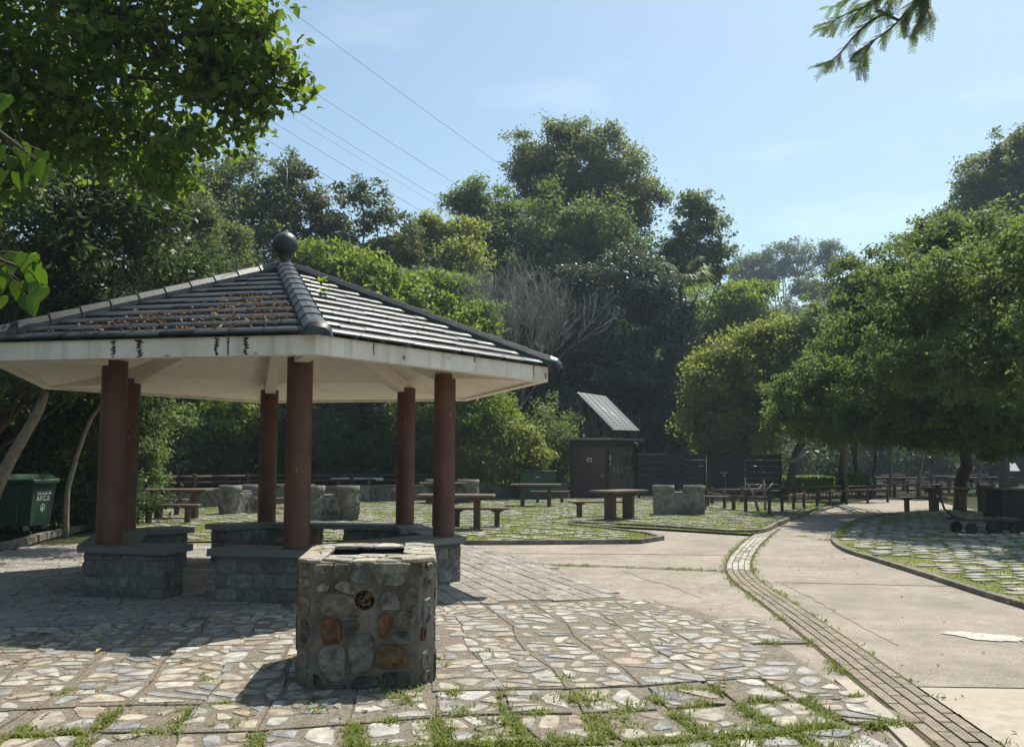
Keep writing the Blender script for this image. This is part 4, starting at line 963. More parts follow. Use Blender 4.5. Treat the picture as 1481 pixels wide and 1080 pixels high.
# ------------------------------------------------------------------ dark board fence with gate
fy=c0.y+.5
fe=thing('board_fence','black slatted board fence with a double gate between the hut and the tree trunk','fence',Vector((at(925,700,fy).x,fy,0)))
X0=fe.location.x
def xo(px): return at(px,700,fy).x-X0
HF=1.95
b=MB()
for i in range(7): z=.12+i*.262; b.box(((xo(1020))/2,0,z+.12),(xo(1020)-.02,.05,.225),0,.006)
b.build('slat_panel','darkfence',fe)
for px in (924,972,1020): b=MB(); b.box((xo(px),.06,HF/2),(.09,.07,HF),0,.006); b.build('post','darkfence',fe)
for i,(a,c) in enumerate(((1022.5,1048.5),(1049.5,1076.5))):
    b=MB(); b.box(((xo(a)+xo(c))/2,-.05,HF/2+.06),(xo(c)-xo(a),.05,HF-.06),0,.006); g=b.build('gate','darkgate',fe)
    if i==0:
        b=MB(); b.box((xo(1046),-.09,1.12),(.30,.03,.05)); b.box((xo(1046)+.02,-.10,1.02),(.06,.03,.12)); b.build('latch','metal',g)
b=MB()
for i in range(7): z=.12+i*.262; b.box(((xo(1078)+xo(1128))/2,0,z+.12),(xo(1128)-xo(1078)-.03,.05,.225),0,.006)
b.build('slat_panel','darkfence',fe)
b=MB(); b.box((xo(1129),.0,HF/2),(.1,.1,HF),0,.006); b.build('post','darkfence',fe)

# ------------------------------------------------------------------ green chest, stake, bins
ch_=thing('storage_chest','dark green metal chest with flat lid in front of the rear wall','chest',G(776,722.8)+Vector((0,-.45,.0)),R(4))
b=MB(); b.box((0,0,.62),(1.45,.8,1.08),0,.02); bo=b.build('body','bingreen',ch_)
b=MB(); b.box((0,0,1.185),(1.56,.9,.05),0,.012); b.build('lid','bingreen',ch_)
for s in (-1,1): b=MB(); b.box((s*.35,.1,1.225),(.28,.10,.03),0,.008); b.build('lid_strap','whitemark' if s<0 else 'metal',ch_)
for s in (-1,1):
    b=MB(); b.box((s*.5,0,.06),(.12,.6,.1)); b.build('leg','rubber',ch_)
b=MB(); b.box((.0,-.406,.95),(.2,.02,.05)); b.build('handle','metal',ch_)
stk=thing('stake','brown square post rising behind the green chest','post',G(765.5,720)+Vector((0,.8,0))); b=MB(); b.box((0,0,1.25),(.135,.135,2.5),R(12),.015); b.build('post','rail',stk); b=MB(); b.box((0,0,2.52),(.16,.16,.05),R(12),.015); b.build('cap','rail',stk)
def text_mesh(txt,size,mat,parent,mw,name='lettering'):
    cu=bpy.data.curves.new(name,'FONT'); cu.body=txt; cu.size=size; cu.align_x='CENTER'; cu.align_y='CENTER'; cu.extrude=.001
    t=bpy.data.objects.new(name,cu); COL.objects.link(t); dg=bpy.context.evaluated_depsgraph_get(); me=bpy.data.meshes.new_from_object(t.evaluated_get(dg)); bpy.data.objects.remove(t)
    me.materials.clear(); me.materials.append(M[mat]); o=bpy.data.objects.new(name,me); COL.objects.link(o); o.parent=parent; o.matrix_local=mw; return o
bin_=thing('wheeled_bin','large dark green four wheeled refuse bin with white lettering at the left edge','bin',G(47,779)+Vector((-.62,.40,.0)),R(-2))
# local: x to the right, front (lettered short face) on +x, long side facing -y
def taper(b,x0,x1,y0,y1,z0,z1,k,tint=.5):
    cx,cy=(x0+x1)/2,(y0+y1)/2; q=[(x0,y0),(x1,y0),(x1,y1),(x0,y1)]
    lo=[(cx+(x-cx)*k,cy+(y-cy)*k,z0) for x,y in q]; hi=[(x,y,z1) for x,y in q]; b.idx(lo+hi,[(0,1,5,4),(1,2,6,5),(2,3,7,6),(3,0,4,7),(4,5,6,7),(3,2,1,0)],tint)
b=MB(); taper(b,-.62,.62,-.40,.40,.24,1.12,.88); bo=b.build('body','bingreen',bin_)
for i in range(7):
    b=MB(); y=-.30+i*.10; b.idx([(.625,y-.03,1.04),(.625,y+.03,1.04),(.605,y+.012,.94),(.605,y-.012,.94),(.66,y-.03,1.04),(.66,y+.03,1.04)],[(4,5,2,3),(0,4,3),(5,1,2),(0,1,5,4)]); b.build('rib','bingreen',bo)
for x in (-.30,.30): b=MB(); b.box((x,-.385,.68),(.06,.035,.84),0,.008); b.build('rib','bingreen',bo)
b=MB(); b.box((0,0,1.09),(1.34,.90,.09),0,.02); b.build('rim','bingreen',bin_)
b=MB(); n=9; pr=[(-.44+.88*i/(n-1),1.135+.10*math.sin(PI*i/(n-1))) for i in range(n)]
b.idx([(-.65,y,z) for y,z in pr]+[(.65,y,z) for y,z in pr],[(i,n+i,n+i+1,i+1) for i in range(n-1)]+[tuple(range(n)),tuple(range(2*n-1,n-1,-1))]); b.build('lid','bingreen',bin_)
for x in (-.45,.45):
    for y in (-.30,.30):
        b=MB(); b.box((x,y,.20),(.07,.09,.10)); f_=b.build('caster','metal',bin_); b=MB(); ring=[(x+.02+.085*math.cos(2*PI*k/16),.085*math.sin(2*PI*k/16)+.086) for k in range(16)]
        b.idx([(p[0],y-.025,p[1]) for p in ring]+[(p[0],y+.025,p[1]) for p in ring],[tuple(range(15,-1,-1)),tuple(range(16,32))]+[(k,(k+1)%16,16+(k+1)%16,16+k) for k in range(16)]); b.build('wheel','rubber',f_)
tl=math.atan2(.074,.88)
mw=lambda y,z: Matrix.Translation((.62-.074*(1.12-z)/.88+.006,y,z))@Matrix.Rotation(tl*1.0,4,'Y')@Matrix.Rotation(R(90),4,'Z')@Matrix.Rotation(R(90),4,'X')
text_mesh('漁農自然護理署','b' and .072,'whitemark',bo,mw(0,.86)); text_mesh('A.F.C.D.',.135,'whitemark',bo,mw(0,.76))
lg=MB(); nn_=20
for k in range(nn_):
    a0,a1=2*PI*k/nn_,2*PI*(k+1)/nn_; lg.face([(.075*math.cos(a0),.075*math.sin(a0),0),(.075*math.cos(a1),.075*math.sin(a1),0),(.062*math.cos(a1),.062*math.sin(a1),0),(.062*math.cos(a0),.062*math.sin(a0),0)])
for y,w_ in ((.0,.030),(-.022,.040)): lg.face([(-w_,y-.018,.0),(w_,y-.018,.0),(0,y+.035,.0)])
lg.face([(-.006,-.055,0),(.006,-.055,0),(.006,-.04,0),(-.006,-.04,0)]); lo_=lg.build('emblem','whitemark',bo); lo_.matrix_local=mw(0,.58)
# drain channel edge beside the bin
strip('kerb',[G(-60,800),G(20,790),G(60,778),G(130,762),G(200,752)],-.07,.07,-.03,.10,'kerb')

# ------------------------------------------------------------------ right hand picnic ground
rail_fence('rail_fence',[G(1024,734),G(1069,742),G(1113,747)],'low brown knee rail fence ending at the path corner by the twin drum pit',.58,1.9,.085,0,(.88,))
rail_fence('rail_fence',[G(1113,747),G(1165,736),G(1210,730),G(1285,726)],'low brown knee rail fence along the path in front of the hedges',.58,1.6,.085,0,(.90,))
rail_fence('rail_fence',[G(1030,731),G(1110,727),G(1200,722.5),G(1280,720)],'low brown knee rail behind the hedges, farther from the path',.62,1.9,.11,0,(.88,))
rail_fence('rail_fence',[G(1260,721),G(1310,719),G(1370,717)],'low brown knee rail beyond the path bend by the thin trunks',.62,2.0,.12,0,(.88,.5))
for x,y,rz,k,lb in [(1275,707,4,'t','far brown picnic table left of the slim trunks in the shade'),(1262,711,4,'b','far brown bench before the table left of the slim trunks'),(1318,708,-6,'t','far brown picnic table between the slim trunks and the thick trunk'),(1300,712,-6,'b','far brown bench left of the table between slim and thick trunks'),
 (1350,712,8,'b','far brown bench right in front of the thick dark trunk'),(1395,707,0,'t','far dark picnic table just right of the thick trunk'),(1425,710,5,'b','far dark bench right of the thick trunk, left of the notice board'),(1176,702,5,'t','far sunlit picnic table behind the hedges'),(1340,698,5,'t','farthest picnic table deep in the shade under the trees'),(1300,696,5,'t','farthest table in a sunlit gap behind the slim trunks'),(1250,697,-4,'b','farthest bench in the sun behind the hedges'),(1412,699,5,'t','distant picnic table under the far trees left of the notice board'),(1230,702,3,'t','far picnic table between the two hedges in the shade'),(1290,701,-3,'t','distant picnic table straight behind the second slim trunk'),(1365,703,6,'t','distant picnic table behind the thick trunk of the shade tree'),(1445,706,-5,'t','far dark picnic table just left of the notice board stand'),(1322,703,0,'b','distant bench between the pale forked trunk and the thick trunk'),(1385,712,-8,'b','far dark bench beyond the thick table by the path'),(1270,702.5,2,'b','distant bench behind the slim curved trunk'),(1440,698,0,'b','distant bench behind the table left of the notice board'),(1376,697,0,'t','farthest picnic table on the sunlit strip behind the thick trunk')]:
    put(k,x,y,rz,lb,0)
# notice lectern
nb=thing('notice_board','white tilted notice panel on a dark stand among the shaded tables','notice board',G(1461,704)); b=MB(); b.box((0,0,.55),(1.0,.28,1.1),0,.02); b.build('stand','rubber',nb)
b=MB(); rot=Matrix.Rotation(R(48),3,'X'); b.box((.0,-.05,1.38),(1.08,.74,.04),0,.008,.5,rot); pn=b.build('panel','whitemark',nb); b=MB()
for i in range(5): v=rot@Vector((-.3+.15*(i%3),-.25+.12*i,.022)); b.box((v.x,v.y-.05,1.38+v.z),(.2,.05,.003),0,0,.5,rot)
b.build('panel_print','metal',pn)
# flat trolley with two waste tubs
tr=thing('trolley','flat hand trolley with tow bar and black wheels beside the right hand barbecue pit','trolley',G(1424,771,.05),R(4))
b=MB(); b.box((0,0,.30),(1.25,.62,.06),0,.01); b.build('deck','rail',tr)
for x in (-.45,.02,.48):
    for y in (-.27,.27):
        if x==.02 and y>0: continue
        b=MB(); r_=.115 if x!=.02 else .14; ring=[(x+r_*math.cos(2*PI*k/18),r_*math.sin(2*PI*k/18)+r_) for k in range(18)]; b.idx([(p[0],y-.035,p[1]) for p in ring]+[(p[0],y+.035,p[1]) for p in ring],[tuple(range(17,-1,-1)),tuple(range(18,36))]+[(k,(k+1)%18,18+(k+1)%18,18+k) for k in range(18)]); wh=b.build('wheel','rubber',tr)
b=MB(); b.tube([(-.6,0,.30),(-.85,0,.50),(-1.02,0,.98)],.022,7); b.tube([(-1.02,-.15,.98),(-1.02,.15,.98)],.02,7); b.build('tow_bar','rubber',tr)
b=MB(); b.tube([(.05,-.25,.33),(-.08,-.25,.62),(-.24,-.2,1.06),(-.42,-.15,1.12)],.02,7); b.build('handle','rubber',tr)
bx=thing('post_box','slim brown box on a post standing behind the trolley','box',G(1427,758,.0)); b=MB(); b.box((0,0,.62),(.30,.26,.62),0,.015); b.build('body','wood',bx); b=MB(); b.box((0,0,.955),(.36,.32,.04),0,.01); b.build('lid','woodtop',bx); b=MB(); b.box((0,0,.16),(.1,.1,.32)); b.build('leg','rail',bx)
dx_=thing('waste_tub','dark square waste tub standing behind the trolley at the right edge','tub',G(1466,768,.05)+Vector((.15,.25,0))); b=MB(); taper(b,-.42,.42,-.34,.34,.03,.86,.9); b.build('body','rubber',dx_); b=MB(); b.box((0,0,.88),(.9,.74,.05),0,.015); b.build('lid','rubber',dx_)

# ------------------------------------------------------------------ overhead cables
cabs=[((400,0),(725,237),'topmost'),((390,90),(672,272),'second from top'),((280,66),(637,286),'third from top'),((300,93),(634,295),'faint fourth from top'),((300,118),(647,325),'fifth from top'),((260,125),(611,333),'sixth from top'),((250,165),(560,330),'lowest')]
for i,(a,c,lb) in enumerate(cabs):
    k=(c[1]-a[1])/(c[0]-a[0]); a2=(a[0]-260,a[1]-260*k-9); c2=(c[0]+70,c[1]+70*k)
    A=at(a2[0],a2[1],70); C=at(c2[0],c2[1],135); o=thing('power_cable','thin dark overhead cable crossing the sky, %s of the seven'%lb,'cable',A,0,'overhead power cables'); b=MB()
    pts=[(C-A)*(t/16)+Vector((0,0,-2.2*4*(t/16)*(1-t/16)*.25)) for t in range(17)]; b.tube(pts,.026 if i!=3 else .016,5); b.build('cable_run','cable',o)

# ------------------------------------------------------------------ trees and shrubs
UPV=np.array([0,0,1.])
def leaf_cloud(lobes,n,size,seed,clump=.35,per=26,up=.55,inner=.45,aspect=.5,droop=0.,fold=.12,rnd_=.75,flat=.6,curl=False,lump=1.0,gap=.06):
    """lobes: (centre, radii). Leaves gather in clumps spread through each lobe, denser to the outside. Returns verts, faces, tint, clump centres"""
    r=np.random.RandomState(seed); C=np.array([l[0] for l in lobes],float); Rr=np.array([l[1] for l in lobes],float)
    Lm=float(np.median(Rr.mean(1)))*lump; f1,f2=1/(.62*Lm),1/(.30*Lm); so_=Vector((seed*3.7%91,seed*1.3%57,seed*.71%33))
    wgt=(Rr.prod(1))**(.8); wgt/=wgt.sum(); nc=max(6,n//per); out=[]; lo=[]; tries=0
    while len(out)<nc and tries<120:
        tries+=1; m_=nc; l_=r.choice(len(lobes),m_,p=wgt); d_=r.randn(m_,3); d_/=np.linalg.norm(d_,axis=1)[:,None]; q_=1.5*r.rand(m_)**.42; P_=C[l_]+d_*Rr[l_]*q_[:,None]
        for k in range(m_):
            v=Vector(P_[k])+so_; a=NZ.noise(v*f1); 
            if q_[k]>.84+.95*a: continue
            b_=NZ.noise(v*f2)+.5*a
            if b_<gap or (q_[k]<inner and r.rand()<.6): continue
            out.append(P_[k]); lo.append(l_[k])
            if len(out)>=nc: break
    cc=np.array(out); li=np.array(lo); nc=len(cc); d=(cc-C[li])/Rr[li]; d/=np.linalg.norm(d,axis=1)[:,None]+1e-9
    ci=r.randint(0,nc,n); cs=.72*clump*(.6+.8*r.rand(nc)); ctint=r.rand(nc)
    P=cc[ci]+np.clip(r.randn(n,3),-1.7,1.7)*np.array([1,1,flat])*cs[ci][:,None]
    N=.55*d[ci]+up*UPV+rnd_*r.randn(n,3); N/=np.linalg.norm(N,axis=1)[:,None]
    T=r.randn(n,3); T[:,2]-=droop; T-=N*(T*N).sum(1)[:,None]; T/=np.linalg.norm(T,axis=1)[:,None]+1e-9; B=np.cross(N,T)
    S=(size*(.65+.7*r.rand(n)))[:,None]; W=S*aspect
    lt_=r.rand(len(lobes)); tint=np.clip(.38*ctint[ci]+.38*lt_[li[ci]]+.36*r.rand(n)-.05,0,1)
    if curl:
        q=[P-T*S*.5, P-T*S*.12+B*W*.5+N*S*fold, P+T*S*.22+B*W*.36+N*S*fold*.7, P+T*S*.56-N*S*.10, P+T*S*.22-B*W*.36+N*S*fold*.7, P-T*S*.12-B*W*.5+N*S*fold, P+T*S*.1]
        V=np.stack(q,1).reshape(-1,3); b=np.arange(n)[:,None]*7
        Fc=np.concatenate([b+np.array([[0,6,2,1]]),b+np.array([[6,3,2,2]])[:,:4],b+np.array([[0,5,4,6]])],0)
        Fc=np.concatenate([b+np.array([[0,6,2,1]]),b+np.array([[0,5,4,6]])],0); F3=np.concatenate([b+np.array([[6,3,2]]),b+np.array([[6,4,3]])],0)
        return V,(Fc,F3),tint,cc,li
    V=np.stack([P-T*S*.5,P+B*W*.5+N*S*fold,P+T*S*.5,P-B*W*.5+N*S*fold],1).reshape(-1,3)
    return V,np.arange(4*n).reshape(-1,4),tint,cc,li
def crown_obj(root,V,Fc,tint,mat,name='crown'):
    V=np.asarray(V)-np.array(root.location)
    if isinstance(Fc,tuple):
        q,t3=Fc; me=bpy.data.meshes.new(name); me.vertices.add(len(V)); me.vertices.foreach_set('co',V.astype(np.float32).ravel())
        lo=np.concatenate([q.ravel(),t3.ravel()]).astype(np.int32); me.loops.add(len(lo)); me.loops.foreach_set('vertex_index',lo)
        st=np.concatenate([np.arange(0,q.size,4),q.size+np.arange(0,t3.size,3)]).astype(np.int32); me.polygons.add(len(st)); me.polygons.foreach_set('loop_start',st); me.update(calc_edges=True)
        a=me.attributes.new('tint','FLOAT','FACE'); a.data.foreach_set('value',np.concatenate([tint,tint,tint,tint]).astype(np.float32)); me.materials.append(M[mat])
        o=bpy.data.objects.new(name,me); COL.objects.link(o); o.parent=root; return o
    return npmesh(name,V,Fc,tint,mat,root)
def bough(b,p,q,r0,r1,rg,n=6,wob=.12,seg=6,sag=0):
    p=Vector(p);q=Vector(q); l=(q-p).length; pts=[]
    ofs=Vector((rg.uniform(-1,1),rg.uniform(-1,1),rg.uniform(-.4,.6)))*l*wob
    for i in range(n+1):
        t=i/n; pts.append(p.lerp(q,t)+ofs*math.sin(PI*t)+Vector((rg.gauss(0,1),rg.gauss(0,1),rg.gauss(0,1)))*l*.012*(0<i<n)-Vector((0,0,sag*t*t)))
    b.tube(pts,[r0+(r1-r0)*i/n for i in range(n+1)],seg); return pts
NT_=[0]
def tree(name,label,cat,base,Y,lobes,n,size,mat,tr=.18,bark='bark',seed=None,group=None,clump=.35,twigs=14,dr=.85,fork=.45,trunkpts=None,ylist=None,**kw):
    """base: (px,py) or world Vector of the foot; lobes in sketch units (cx,cy,rx,ry[,dY]) at distance Y"""
    NT_[0]+=1; seed=seed or 100+NT_[0]; rg=random.Random(seed)
    W=[]
    for l in lobes:
        yy=Y+(l[4] if len(l)>4 else rg.uniform(-.5,.5)*l[2]/F*Y*.6); c=at(l[0],l[1],yy); rx,rz=l[2]/F*yy,l[3]/F*yy; W.append((tuple(c),(rx,max(rx,rz)*dr,rz)))
    if isinstance(base,Vector): bs=base
    else:
        g=at(base[0],base[1],Y); bs=Vector((g.x,Y,hill(g.x,Y)-.05))
    root=thing(name,label,cat,bs,0,group)
    W0_=W
    V,Fc,t,cc,li=leaf_cloud(W,n,size,seed,clump,**kw)
    crown_obj(root,V,Fc,t,mat)
    if tr>0:
        b=MB(); cen=Vector(np.mean([w[0] for w in W],axis=0)); top=Vector((bs.x*.4+cen.x*.6,bs.y*.5+cen.y*.5,max(bs.z+1.0,bs.z+(cen.z-bs.z)*fork)))-bs
        tp=bough(b,(0,0,-.1),top,tr,tr*.72,rg,7,.05,9)
        for w_ in W0_:
            c=Vector(w_[0])-bs; p0=tp[rg.randint(4,7)]; pts=bough(b,p0,c,tr*.36,tr*.14,rg,6,.12,6)
            bough(b,pts[-1],c+Vector((rg.uniform(-.5,.5)*w_[1][0],0,w_[1][2]*.8)),tr*.14,tr*.05,rg,4,.1,5)
        idx=rg.sample(range(len(cc)),min(twigs*len(W0_),len(cc)))
        for k in idx:
            c=Vector(W[li[k]][0])-bs; e=Vector(cc[k])-bs; bough(b,c.lerp(e,rg.uniform(0,.35)),e,max(.008,tr*.10),.005,rg,4,.10,4)
        b.build('trunk',bark,root)
    return root

# near tree whose boughs hang in from the upper left
nt_=tree('broadleaf_tree','large near broadleaf tree whose leafy boughs hang across the upper left','tree',Vector((-8.6,8.8,0)),8.6,
 [(60,40,170,95,0),(215,70,150,85,.3),(130,175,150,85,.6),(300,60,100,70,-.2),(350,105,60,42,-.4),(395,120,34,22,-.5),(330,165,34,18,-.3),(265,190,48,40,.2),(245,245,30,28,.2),(200,215,80,55,.4),(-60,120,190,150,.8),(30,-110,260,110,.2),(250,-60,170,70,0),(370,60,40,40,-.5),(20,220,80,70,.9),(340,20,60,40,0),(418,118,26,16,-.5),(432,130,16,14,-.5),(300,120,70,50,-.3),(410,100,26,20,-.5),(330,210,26,18,0),(290,250,30,24,.2),(385,150,26,16,-.5),(352,178,20,12,-.4),(400,85,20,16,-.5)],
 16000,.112,'lf_near',0,clump=.16,per=12,gap=.10,lump=.9,up=.45,inner=.25,aspect=.62,droop=.9,fold=.14,curl=True,twigs=7,seed=501,dr=.7)
b=MB(); rg=random.Random(4); o_=nt_.location
for pts in ([(-60,-30,8.7),(90,0,8.6),(185,30,8.5),(262,58,8.4),(345,112,8.2),(432,132,8.1)],[(120,10,8.6),(200,25,8.5),(215,60,8.5),(300,150,8.4),(345,165,8.3)],[(20,110,9),(120,150,9),(210,200,8.9),(252,250,8.8)],[(262,58,8.4),(330,40,8.2),(385,60,8.1),(415,110,8.1)],[(-40,60,9),(60,95,9),(180,110,8.9),(260,120,8.8)]):
    w_=[at(*p)-o_ for p in pts]; b.tube(spline(w_,5),[.06*(1-i/(len(spline(w_,5))))+.005 for i in range(len(spline(w_,5)))],6)
b.tube(spline([Vector((0,0,-.1)),Vector((.1,0,1.6)),Vector((0,.1,3.2)),at(-60,-30,8.7)-o_+Vector((-.6,0,-.3)),at(-60,-30,8.7)-o_],4),[.30-.016*i for i in range(17)],12)
b.build('bough','bark',nt_)
LB=[(415,118,26,15),(436,131,13,11),(388,150,24,14),(352,180,18,11),(402,86,20,14),(372,52,22,18),(330,150,40,24),(288,196,34,24),(258,240,30,26),(310,100,44,30),(345,20,30,22),(225,262,36,22)]
V,Fc,t,cc,li=leaf_cloud([(tuple(at(x,y,8.25)),(rx/F*8.2,.30,ry/F*8.2)) for x,y,rx,ry in LB],1150,.115,909,.12,per=8,inner=0,aspect=.6,droop=1.2,fold=.14,curl=True,gap=-9)
crown_obj(nt_,V,Fc,t,'lf_near','hanging_spray'); b=MB(); r_=random.Random(2)
for k in range(len(cc)):
    x,y,rx,ry=LB[li[k]]; e=Vector(cc[k])-o_; bough(b,at(x-rx*.8,y-ry*.5,8.25)-o_,e,.006,.003,r_,4,.12,4)
b.build('twigs','bark',nt_)
# young tree at the left edge with broad backlit leaves
yt=thing('sapling','near sapling at the left edge with big heart shaped backlit leaves','sapling',Vector((-2.15,3.05,-.02))); b=MB(); b.tube([(0,0,0),(.02,0,.9),(-.03,.02,1.8),(.05,0,2.9),(0,0,3.6)],[.035,.032,.028,.02,.008],8)
lv=MB(); rg=random.Random(12); o_=yt.location
def heart(lv,p,t,n,L_,tint):
    s=n.cross(t).normalized(); n=t.cross(s).normalized()
    prof=[(0,.02),(-.10,.26),(.06,.42),(.30,.44),(.58,.30),(.82,.12),(1.0,0)]
    mid=[p+t*L_*u+n*L_*(-.08*u*u) for u,_ in prof]; l_=[m+s*L_*w_*1.0+n*L_*w_*.30 for m,(u,w_) in zip(mid,prof)]; r_=[m-s*L_*w_*1.0+n*L_*w_*.30 for m,(u,w_) in zip(mid,prof)]
    vs_=mid+l_+r_; k=len(prof); fs=[]
    for i in range(k-1): fs+= [(i,i+1,k+i+1,k+i),(i+1,i,2*k+i,2*k+i+1)]
    lv.idx(vs_,fs,tint,True)
for stem,cl_ in (([(-170,150),(-60,155),(5,195),(55,235)],[(6,150),(4,190),(0,225),(18,240),(40,235),(62,232),(28,222),(8,260),(52,246),(45,262),(66,252),(25,262)]),([(-170,330),(-60,350),(10,380),(50,392)],[(8,385),(20,392),(42,380),(58,392),(12,412),(30,420),(50,405),(3,440),(38,440),(58,425),(2,400),(24,378)]),([(-170,240),(-80,290),(0,320)],[(-6,310),(2,330),(-10,345)])):
    w_=[at(x,y,3.0+rg.uniform(-.1,.1))-o_ for x,y in stem]; w_[0]=Vector((0,0,w_[0].z)); sp_=spline(w_,5); b.tube(sp_,[.012*(1-i/len(sp_))+.003 for i in range(len(sp_))],5)
    for x,y in cl_:
        p=at(x,y-12,3.0+rg.uniform(-.16,.16))-o_; t=Vector((rg.uniform(-.5,.5),rg.uniform(-.5,.4),-1)).normalized(); nn=Vector((rg.uniform(-.7,.7),-1,rg.uniform(.2,.8))).normalized(); heart(lv,p,t,nn,rg.uniform(.058,.092),rg.random())
        q=min(sp_,key=lambda v:(v-p).length); b.tube([q,q.lerp(p,.5)+Vector((0,0,.01)),p],.0022,4)
b.build('stem','bark',yt); lv.build('leaves','lf_big',yt)
# dark bank of shrubs and trees at the left
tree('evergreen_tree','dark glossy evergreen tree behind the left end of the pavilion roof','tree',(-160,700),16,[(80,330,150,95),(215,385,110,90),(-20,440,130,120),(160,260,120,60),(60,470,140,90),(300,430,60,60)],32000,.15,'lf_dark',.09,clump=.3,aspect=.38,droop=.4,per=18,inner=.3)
tree('olive_tree','olive green fine leaved tree behind the left roof slope, near the roof ridge','tree',(250,640),32,[(250,300,60,60),(225,360,70,70),(290,390,65,70),(300,330,45,40),(180,290,70,50)],40000,.15,'lf_olive',.12,clump=.3,aspect=.5,inner=.4)
tree('round_tree','pale olive round topped tree on the slope behind the roof, left of the roof ball','tree',(335,560),40,[(330,270,62,38),(365,320,60,50),(300,330,70,60),(345,390,90,60)],30000,.2,'lf_olive',.25,clump=.4)
SG='dark shrubs crowding behind the pavilion'
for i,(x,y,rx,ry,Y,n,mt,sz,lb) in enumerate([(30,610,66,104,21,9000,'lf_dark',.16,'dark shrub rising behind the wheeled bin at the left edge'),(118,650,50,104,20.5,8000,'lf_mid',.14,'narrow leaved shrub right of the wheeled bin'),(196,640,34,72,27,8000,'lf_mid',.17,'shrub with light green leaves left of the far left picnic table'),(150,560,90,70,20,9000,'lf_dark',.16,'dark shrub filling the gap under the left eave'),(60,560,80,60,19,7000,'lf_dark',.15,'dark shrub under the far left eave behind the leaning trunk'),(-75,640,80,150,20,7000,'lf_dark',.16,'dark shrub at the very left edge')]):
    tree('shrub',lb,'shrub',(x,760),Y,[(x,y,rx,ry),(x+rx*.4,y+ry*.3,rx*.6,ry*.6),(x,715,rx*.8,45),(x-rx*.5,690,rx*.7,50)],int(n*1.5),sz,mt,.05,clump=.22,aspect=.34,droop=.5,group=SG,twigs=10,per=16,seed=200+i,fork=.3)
lt=thing('leaning_tree','bare pale trunk leaning right in front of the wheeled bin','tree trunk',at(-30,775,14.2)*1.0); lt.location.z=0; b=MB(); o_=lt.location
w_=[Vector((0,0,0))]+[at(x,y,14.2)-o_ for x,y in [(-12,725),(12,670),(38,625),(58,588),(72,545),(88,490)]]; sp_=spline(w_,5); b.tube(sp_,[.115-.06*i/len(sp_) for i in range(len(sp_))],10); b.build('trunk','barkpale',lt)
V,Fc,t,cc,li=leaf_cloud([(tuple(at(80,520,14.2)),(.9,.7,.6))],2200,.15,77,.2,aspect=.35,droop=.5); crown_obj(lt,V,Fc,t,'lf_dark')
lt2=thing('slim_tree','slim brown trunk curving up behind the left front pavilion column','tree trunk',Vector((at(96,762,17).x,17,0))); b=MB(); o_=lt2.location; w_=[Vector((0,0,0))]+[at(x,y,17)-o_ for x,y in [(97,715),(105,680),(118,640),(132,605),(150,580),(170,540)]]; sp_=spline(w_,5); b.tube(sp_,[.055-.025*i/len(sp_) for i in range(len(sp_))],8); b.build('trunk','barkpale',lt2)
V,Fc,t,cc,li=leaf_cloud([(tuple(at(170,530,17)),(.8,.7,.5))],1500,.15,78,.2,aspect=.35,droop=.5); crown_obj(lt2,V,Fc,t,'lf_dark')
# understorey behind the rear wall
for i,(x,y,rx,ry,Y,n,mt,sz,lb) in enumerate([(255,640,50,55,33,7000,'lf_mid',.2,'green shrub behind the wall above the far left picnic table'),(320,630,60,65,37,7000,'lf_dark',.2,'dark shrub behind the wall left of the rear left column'),(345,600,45,35,34,4500,'lf_bright',.2,'bright leaved shrub hanging under the rear eave'),(400,640,55,60,38,7000,'lf_dark',.2,'dark shrub behind the wall right of the rear left column'),(470,640,50,62,37,7500,'lf_mid',.18,'shrub with small pale leaves behind the wall right of the front column'),(530,650,50,60,38,7000,'lf_dark',.2,'dark shrub behind the slim lamp pole'),(600,640,55,65,38,7000,'lf_mid',.18,'shrub behind the wall between the two right columns'),(660,640,50,62,37,8000,'lf_mid',.18,'mid green shrub right of the right front column'),(705,615,45,55,36.5,8000,'lf_bright',.2,'tall bright green shrub between the column and the green chest'),(745,650,45,45,36.5,6500,'lf_yellow',.22,'grassy yellow green shrub left of the brown stake'),(795,640,40,60,39,8000,'lf_mid',.14,'soft dark green shrub left of the brown hut'),(700,670,40,30,35.5,4500,'lf_yellow',.16,'low pale shrub sprawling on the bank by the rail fence'),(290,670,60,30,34,4000,'lf_dark',.18,'low dark shrub at the foot of the bank far left')]):
    tree('shrub',lb,'shrub',(x,725),Y,[(x,y,rx,ry),(x-rx*.4,y-ry*.35,rx*.6,ry*.55),(x+rx*.45,y+ry*.2,rx*.6,ry*.6)],n,sz,mt,.06,clump=.3,group='shrubs on the bank behind the rear wall',twigs=8,per=20,seed=230+i,aspect=.34 if mt in('lf_yellow','lf_bright') else .5,droop=.5,fork=.3)
# reeds on the bank
rd=thing('reed_clump','clump of tall arching pale green reeds left of the brown stake','reeds',G(738,719)+Vector((0,1.2,.0))); r=random.Random(6); b=MB()
for i in range(240):
    p=Vector((r.gauss(0,.75),r.gauss(0,.5),0)); a=r.uniform(0,6.28); h=r.uniform(.8,2.4); d=Vector((math.cos(a),math.sin(a),0)); s=Vector((-d.y,d.x,0))*r.uniform(.016,.034); q=[p+Vector((0,0,h*t))*(1-.25*t*t)+d*h*.55*t*t for t in (0,.35,.7,1)]
    wd=[1,1,.7,.05]; b.idx([q[k]+s*wd[k]*e for k in range(4) for e in (-1,1)],[(2*k,2*k+1,2*k+3,2*k+2) for k in range(3)],r.random())
b.build('blades','lf_yellow',rd)
